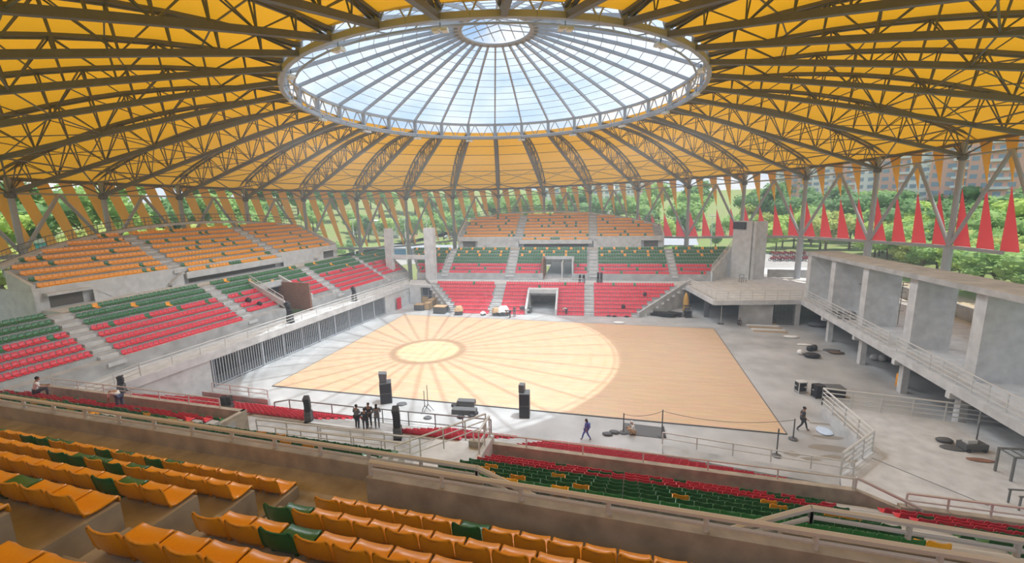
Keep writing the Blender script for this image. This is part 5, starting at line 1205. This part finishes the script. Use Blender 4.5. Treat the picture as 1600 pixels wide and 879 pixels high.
M['leaf_a'] = leaf_mat('leaf_mid', (.38, .56, .18), (.20, .36, .12)); M['leaf_b'] = leaf_mat('leaf_bright', (.54, .68, .18), (.30, .48, .12)); M['leaf_c'] = leaf_mat('leaf_dark', (.25, .42, .17), (.14, .27, .11)); M['leaf_d'] = leaf_mat('leaf_yellow', (.56, .60, .18), (.32, .42, .12))
def tree_proto(lf, seed, h=9.0, w=4.5):
    r = random.Random(seed); cr = MB(); blobs = []
    for k in range(13):
        a = r.uniform(0, 2 * PI); d = r.uniform(0, w * .75); z = h * .62 + r.uniform(-.22, .3) * h * (1 - d / w * .5); s = r.uniform(.28, .45) * w; blobs.append((d * math.cos(a), d * math.sin(a), z, s)); cr.ball((d * math.cos(a), d * math.sin(a), z), s * .8, s * .8, s * .62, 7, 5)
    for (bx, by, bz, s) in blobs:
        for q in range(75):
            u = r.uniform(-1, 1); t = r.uniform(0, 2 * PI); c = math.sqrt(1 - u * u); p = Vector((bx + s * c * math.cos(t), by + s * c * math.sin(t), bz + s * .78 * u)); L = r.uniform(.22, .5)
            a1 = Vector((r.uniform(-1, 1), r.uniform(-1, 1), r.uniform(-.6, .6))).normalized() * L; a2 = a1.cross(Vector((r.uniform(-1, 1), r.uniform(-1, 1), 1))).normalized() * L * .7
            cr.add([p - a1, p + a2, p + a1, p - a2], [(0, 1, 2, 3)])
    tk = MB(); tk.tube((0, 0, -1.0), (r.uniform(-.3, .3), 0, h * .5), .28, 8, .16)
    for q in range(4): a = r.uniform(0, 2 * PI); tk.tube((0, 0, h * .35), (w * .5 * math.cos(a), w * .5 * math.sin(a), h * .66), .12, 6, .05)
    return cr, tk, lf
PROT = {}
for nm, lf, sd, h, w in (('bright', 'leaf_b', 1, 10, 5.2), ('mid', 'leaf_a', 2, 11, 5.5), ('dark', 'leaf_c', 3, 10, 5.0), ('yellow', 'leaf_d', 4, 9, 5.0)):
    cr, tk, lf = tree_proto(lf, sd, h, w); root = thing('tree', '', 'tree'); c = cr.build('crown', lf, root); t_ = tk.build('trunk', 'bark', root); PROT[nm] = [root, c.data, t_.data, False]
ADJ = dict(bright='bright green', mid='mid green', dark='dark green', yellow='yellowish green')
def tree(kind, x, y, s, label, grp):
    root, cm, tm_, used = PROT[kind]
    if used: root = copy_tree(root)
    PROT[kind][3] = True; root.location = (x, y, hz(x, y)); root.rotation_euler = (0, 0, random.uniform(0, 6.28)); root.scale = (s, s, s * random.uniform(.9, 1.15)); tag(root, label, 'tree', grp)
kinds = ['bright', 'mid', 'dark', 'yellow']
n = 0
for row, (xx, sc_) in enumerate(((61, .85), (68, .95), (77, 1.05), (88, 1.15), (102, 1.3), (120, 1.45))):
    y = 6 + row * 3
    while y < 132 + row * 8:
        if not (row <= 2 and 58 < y < 104 - row * 8 and xx < 60 + row * 10): 
            n += 1; tree(rnd.choice(['mid', 'bright', 'yellow', 'mid', 'dark']), xx + rnd.uniform(-3, 3), y, sc_ * rnd.uniform(.85, 1.15), f'leafy tree on the right hillside, {("front", "second", "third", "fourth", "fifth", "back")[row]} row, {ordw(int(y // 5) + 1)} from the near end', 'trees on the right hillside')
        y += rnd.uniform(4.6, 6.4) * (1 + row * .1)
for k in range(17):
    a = 150 + k * 4.4; r_ = 78 + rnd.uniform(-5, 9) + (8 if k % 2 else 0); p = pol(a, r_, 0); tree(rnd.choice(['bright', 'bright', 'yellow', 'mid']), p.x, p.y, rnd.uniform(.95, 1.35), f'sunlit tree beyond the left stand, {ordw(k + 1)} clockwise reversed from the stand corner', 'trees beyond the left stand')
for k in range(16):
    a = 148 + k * 4.6; p = pol(a, 105 + rnd.uniform(-6, 6), 0); tree(rnd.choice(['bright', 'mid', 'dark']), p.x, p.y, rnd.uniform(1.3, 1.8), f'tall tree in the back line beyond the left stand, {ordw(k + 1)} from the corner', 'trees beyond the left stand')
for k in range(44):
    x = -190 + k * 7.6 + rnd.uniform(-2, 2); y = 158 + rnd.uniform(-5, 16); tree(rnd.choice(['mid', 'dark', 'bright']), x, y, rnd.uniform(.8, 1.25), f'tree in the line beyond the far street, {ordw(k + 1)} from the left', 'trees beyond the far street')
for k in range(70):
    x = -260 + k * 8 + rnd.uniform(-3, 3); y = (200, 235, 270)[k % 3] + rnd.uniform(-10, 12); tree(rnd.choice(['mid', 'dark']), x, y, rnd.uniform(1.5, 2.2), f'large tree on the distant hill, {ordw(k + 1)} from the left', 'trees on the distant hill')
for k, (px, y) in enumerate(((500, 118), (520, 112), (545, 124), (760, 140), (690, 142), (950, 112), (1000, 114), (1050, 112), (1110, 108), (1130, 116), (905, 116))):
    p = aty(px, 340, y); tree(kinds[k % 4 if k % 4 != 3 else 1], p.x, y, .55, f'small tree by the far street, {ordw(k + 1)} seen through the sails', 'small trees by the far street')
for k in range(40):
    x = 55 + (k % 10) * 13 + rnd.uniform(-4, 4); y = 145 + (k // 10) * 24 + rnd.uniform(-7, 7); tree(rnd.choice(['mid', 'bright', 'dark', 'yellow']), x, y, rnd.uniform(1.1, 1.6), f'tree in the wooded park beyond the scoreboard, {ordw(k // 10 + 1)} line, {ordw(k % 10 + 1)} from the left', 'trees of the park beyond the scoreboard')
# buildings
def tower(label, x, y, w, d, h, z, wall_c, n_f, n_w, rz=0.0):
    o = thing('apartment_building', label, 'building', (x, y, z), rz, 'distant apartment blocks')
    MB().box(-w / 2, w / 2, 0, d, 0, h).build('wall', wall_c, o); MB().box(-w / 2 - .4, w / 2 + .4, -.4, d + .4, h, h + .9).build('roof', 'white', o)
    fl = h / n_f
    mb = MB()
    for f in range(n_f): mb.box(-w * .18, w * .18, -.9, 0, f * fl + .2, f * fl + 1.2)
    mb.build('balcony_rail', 'white', o)
    wp = None
    for f in range(n_f):
        for q in range(n_w):
            cx = -w / 2 + w * (q + .5) / n_w
            if wp is None: wp = MB().box(-w / n_w * .3, w / n_w * .3, -.06, .02, 1.0, fl * .8).build('window', 'window_glass', o); c_ = wp
            else: c_ = wp.copy(); COL.objects.link(c_)
            c_.location = (cx, 0, f * fl)
M['window_glass'] = mat('window_glass', (.30, .38, .46), .2); M['brick_pink'] = mat('pink_brick', (.78, .47, .38), .9); M['cream_wall'] = mat('cream_wall', (.85, .82, .78), .9)
for k, (px, dist, w, h, c) in enumerate(((1228, 300, 18, 38, 'cream_wall'), (1262, 290, 18, 44, 'brick_pink'), (1300, 280, 20, 46, 'cream_wall'), (1335, 270, 18, 48, 'brick_pink'), (1372, 265, 20, 50, 'cream_wall'), (1412, 260, 20, 50, 'brick_pink'), (1455, 255, 18, 50, 'cream_wall'), (1500, 250, 22, 52, 'brick_pink'), (1552, 245, 18, 50, 'brick_pink'))):
    d = ray(px, 330); t = dist / math.hypot(d[0], d[1]); x, y = d[0] * t, d[1] * t
    tower(f'tall {"pink brick" if c == "brick_pink" else "cream"} apartment block above the right hillside trees, {ordw(k + 1)} from the left', x, y, w, 14, h, hz(x, y) - 1, c, 15, 5, math.radians(-28 - k * 3))
for k, (px, y, w, h, c, col_) in enumerate(((30, 60, 18, 6, 'teal_roof', 'low'), (585, 176, 22, 9, 'cream_wall', 'two storey white'), (612, 180, 14, 8, 'brick_pink', 'orange'), (930, 330, 20, 28, 'cream_wall', 'distant pale'), (975, 340, 14, 34, 'cream_wall', 'slim distant pale'), (1005, 345, 16, 30, 'brick_pink', 'distant pink'), (870, 350, 22, 26, 'cream_wall', 'broad distant pale'))):
    M.setdefault('teal_roof', mat('teal_paint', (.10, .50, .55), .6))
    p = aty(px, 330, y) if k else Vector((-118, 60, 0)); tower(f'{col_} building seen beyond the arena through the sails, {ordw(k + 1)} from the left', p.x, p.y, w, 10, h, hz(p.x, p.y) if k > 2 or k == 0 else -.4, c, max(2, int(h / 3.3)), 5, 0 if k else 1.2)
# blue covered court, orange canopy, long shed beyond the corner
o = thing('sports_canopy', 'long low blue sided sports hall beyond the far left corner', 'building', (-58, 128, -.4)); MB().box(-16, 22, 0, 8, 0, 3.2).build('wall', mat('blue_hoarding', (.12, .30, .45), .6), o); MB().box(-17, 23, -1, 9, 3.2, 3.6).build('roof', 'steel_light', o)
o = thing('market_canopy', 'small orange canopy on posts right of the blue sided hall', 'canopy', (-30, 112, -.4)); MB().extrude([(-5, 0, 3), (5, 0, 3), (4, 0, 4.6), (-3, 0, 5)], (0, 6, 0)).build('fabric_roof', mat('orange_canopy', (.62, .26, .12), .8), o)
for sx in (-4.5, 4.5): MB().tube((sx, .2, 0), (sx, .2, 3.1), .1, 8).build('post', 'white', o)
o = thing('long_shed', 'long low grey shed behind the far stand', 'building', (-22, 122, -.4)); MB().box(-12, 40, 0, 9, 0, 5.5).build('wall', 'concrete', o); MB().extrude([(-13, -1, 5.5), (-13, 10, 5.5), (-13, 4.5, 7.4)], (54, 0, 0)).build('roof', 'steel_light', o)
for k, px in enumerate((458, 552, 633, 667, 737, 806, 843, 966, 1112)):
    y = 116; p = aty(px, 360, y); o = thing('lamp_post', f'tall white lamp post outside the far side, {ordw(k + 1)} from the left', 'lamp post', (p.x, y, -.4), 0, 'lamp posts outside the far side'); MB().tube((0, 0, 0), (0, 0, 13), .14, 8, .08).build('pole', 'white', o); MB().box(-.9, .9, -.2, .2, 12.9, 13.1).build('lamp_head', 'white', o)
# parked motorcycles and cars
mc = thing('motorcycle', '', 'motorcycle'); m_ = MB()
for sy in (-.62, .62):
    for q in range(12): a = 2 * PI * q / 12; b = 2 * PI * (q + 1) / 12; m_.tube((0, sy + .28 * math.cos(a), .3 + .28 * math.sin(a)), (0, sy + .28 * math.cos(b), .3 + .28 * math.sin(b)), .06, 5)
m_.build('wheels', 'black', mc); m_ = MB(); m_.hexa([(-.14, -.6, .5), (.14, -.6, .5), (.14, .5, .45), (-.14, .5, .45), (-.1, -.7, .85), (.1, -.7, .85), (.12, .35, .95), (-.12, .35, .95)]); m_.build('body', mat('dark_red_paint', (.28, .05, .05), .4), mc); MB().tube((-.35, .5, 1.05), (.35, .5, 1.05), .03, 6).build('handlebar', 'black', mc)
first = True
for k in range(34):
    px = 1206 + (k % 17) * 3.4; py = 398 + (k // 17) * 8 + (k % 3); p = atz(px, py, -.38)
    o = mc if first else copy_tree(mc); first = False; o.location = p; o.rotation_euler = (0, 0, .3 + (k % 5) * .1); o.scale = (1.25, 1.25, 1.25); tag(o, f'parked motorcycle in the yard, {("back", "front")[k // 17]} row, {ordw(k % 17 + 1)} from the left', 'motorcycle', 'motorcycles parked in the yard')
def car_proto():
    c = thing('car', '', 'car'); m_ = MB(); m_.extrude([(-2.1, -.85, .35), (2.1, -.85, .35), (2.15, -.85, .75), (1.2, -.85, .95), (.6, -.85, 1.4), (-.9, -.85, 1.42), (-1.7, -.85, .95), (-2.15, -.85, .85)], (0, 1.7, 0)); m_.build('body', 'white', c)
    m_ = MB(); m_.extrude([(1.05, -.87, .95), (.55, -.87, 1.32), (-.85, -.87, 1.34), (-1.45, -.87, .95)], (0, 1.74, 0)); m_.build('window_glazing', 'window_glass', c)
    for x in (-1.3, 1.3):
        for y in (-.75, .75): MB().tube((x, y - .1, .33), (x, y + .1, .33), .33, 12).build('wheel', 'black', c)
    return c
cars = car_proto(); first = True
for k, (px, py) in enumerate(((395, 350), (470, 360), (590, 372), (630, 375), (655, 373), (680, 374), (700, 372), (935, 352), (1080, 348), (1120, 352))):
    p = atz(px, py, -.37); o = cars if first else copy_tree(cars); first = False; o.location = p; o.rotation_euler = (0, 0, .1 * k); tag(o, f'small white car parked outside beyond the stands, {ordw(k + 1)} from the left', 'car', 'cars parked outside')
# ================================================================ lamps: the floodlights under the ring
for o in [x for x in COL.objects if x.name.startswith('floodlight')]:
    L = bpy.data.lights.new('flood', 'SPOT'); L.energy = FLOOD; L.spot_size = math.radians(160); L.spot_blend = .6; L.shadow_soft_size = .4; L.color = (.90, .95, 1)
    l = bpy.data.objects.new('flood_light', L); COL.objects.link(l); l.parent = o; l.location = (0, 0, -.3)
    a = Vector((o.location.x - CR.x, o.location.y - CR.y, 0)).normalized(); l.rotation_euler = (0, 0, 0)

# ================================================================ thin haze volume added to wash out the distance
hm = bpy.data.materials.new('haze'); hm.use_nodes = True; t = hm.node_tree; t.nodes.clear()
_o = N(t, 'ShaderNodeOutputMaterial'); _v = N(t, 'ShaderNodeVolumeScatter'); _v.inputs['Density'].default_value = HAZE; _v.inputs['Color'].default_value = (.92, .96, 1, 1); _v.inputs['Anisotropy'].default_value = .2
t.links.new(_v.outputs[0], _o.inputs['Volume']); M['haze'] = hm
if HAZE > 0: tag(MB().box(-62, 42, -1, 104, -.35, 24).build('haze', 'haze'), 'thin haze volume added to wash out the distant stands', 'haze', kind='stuff')
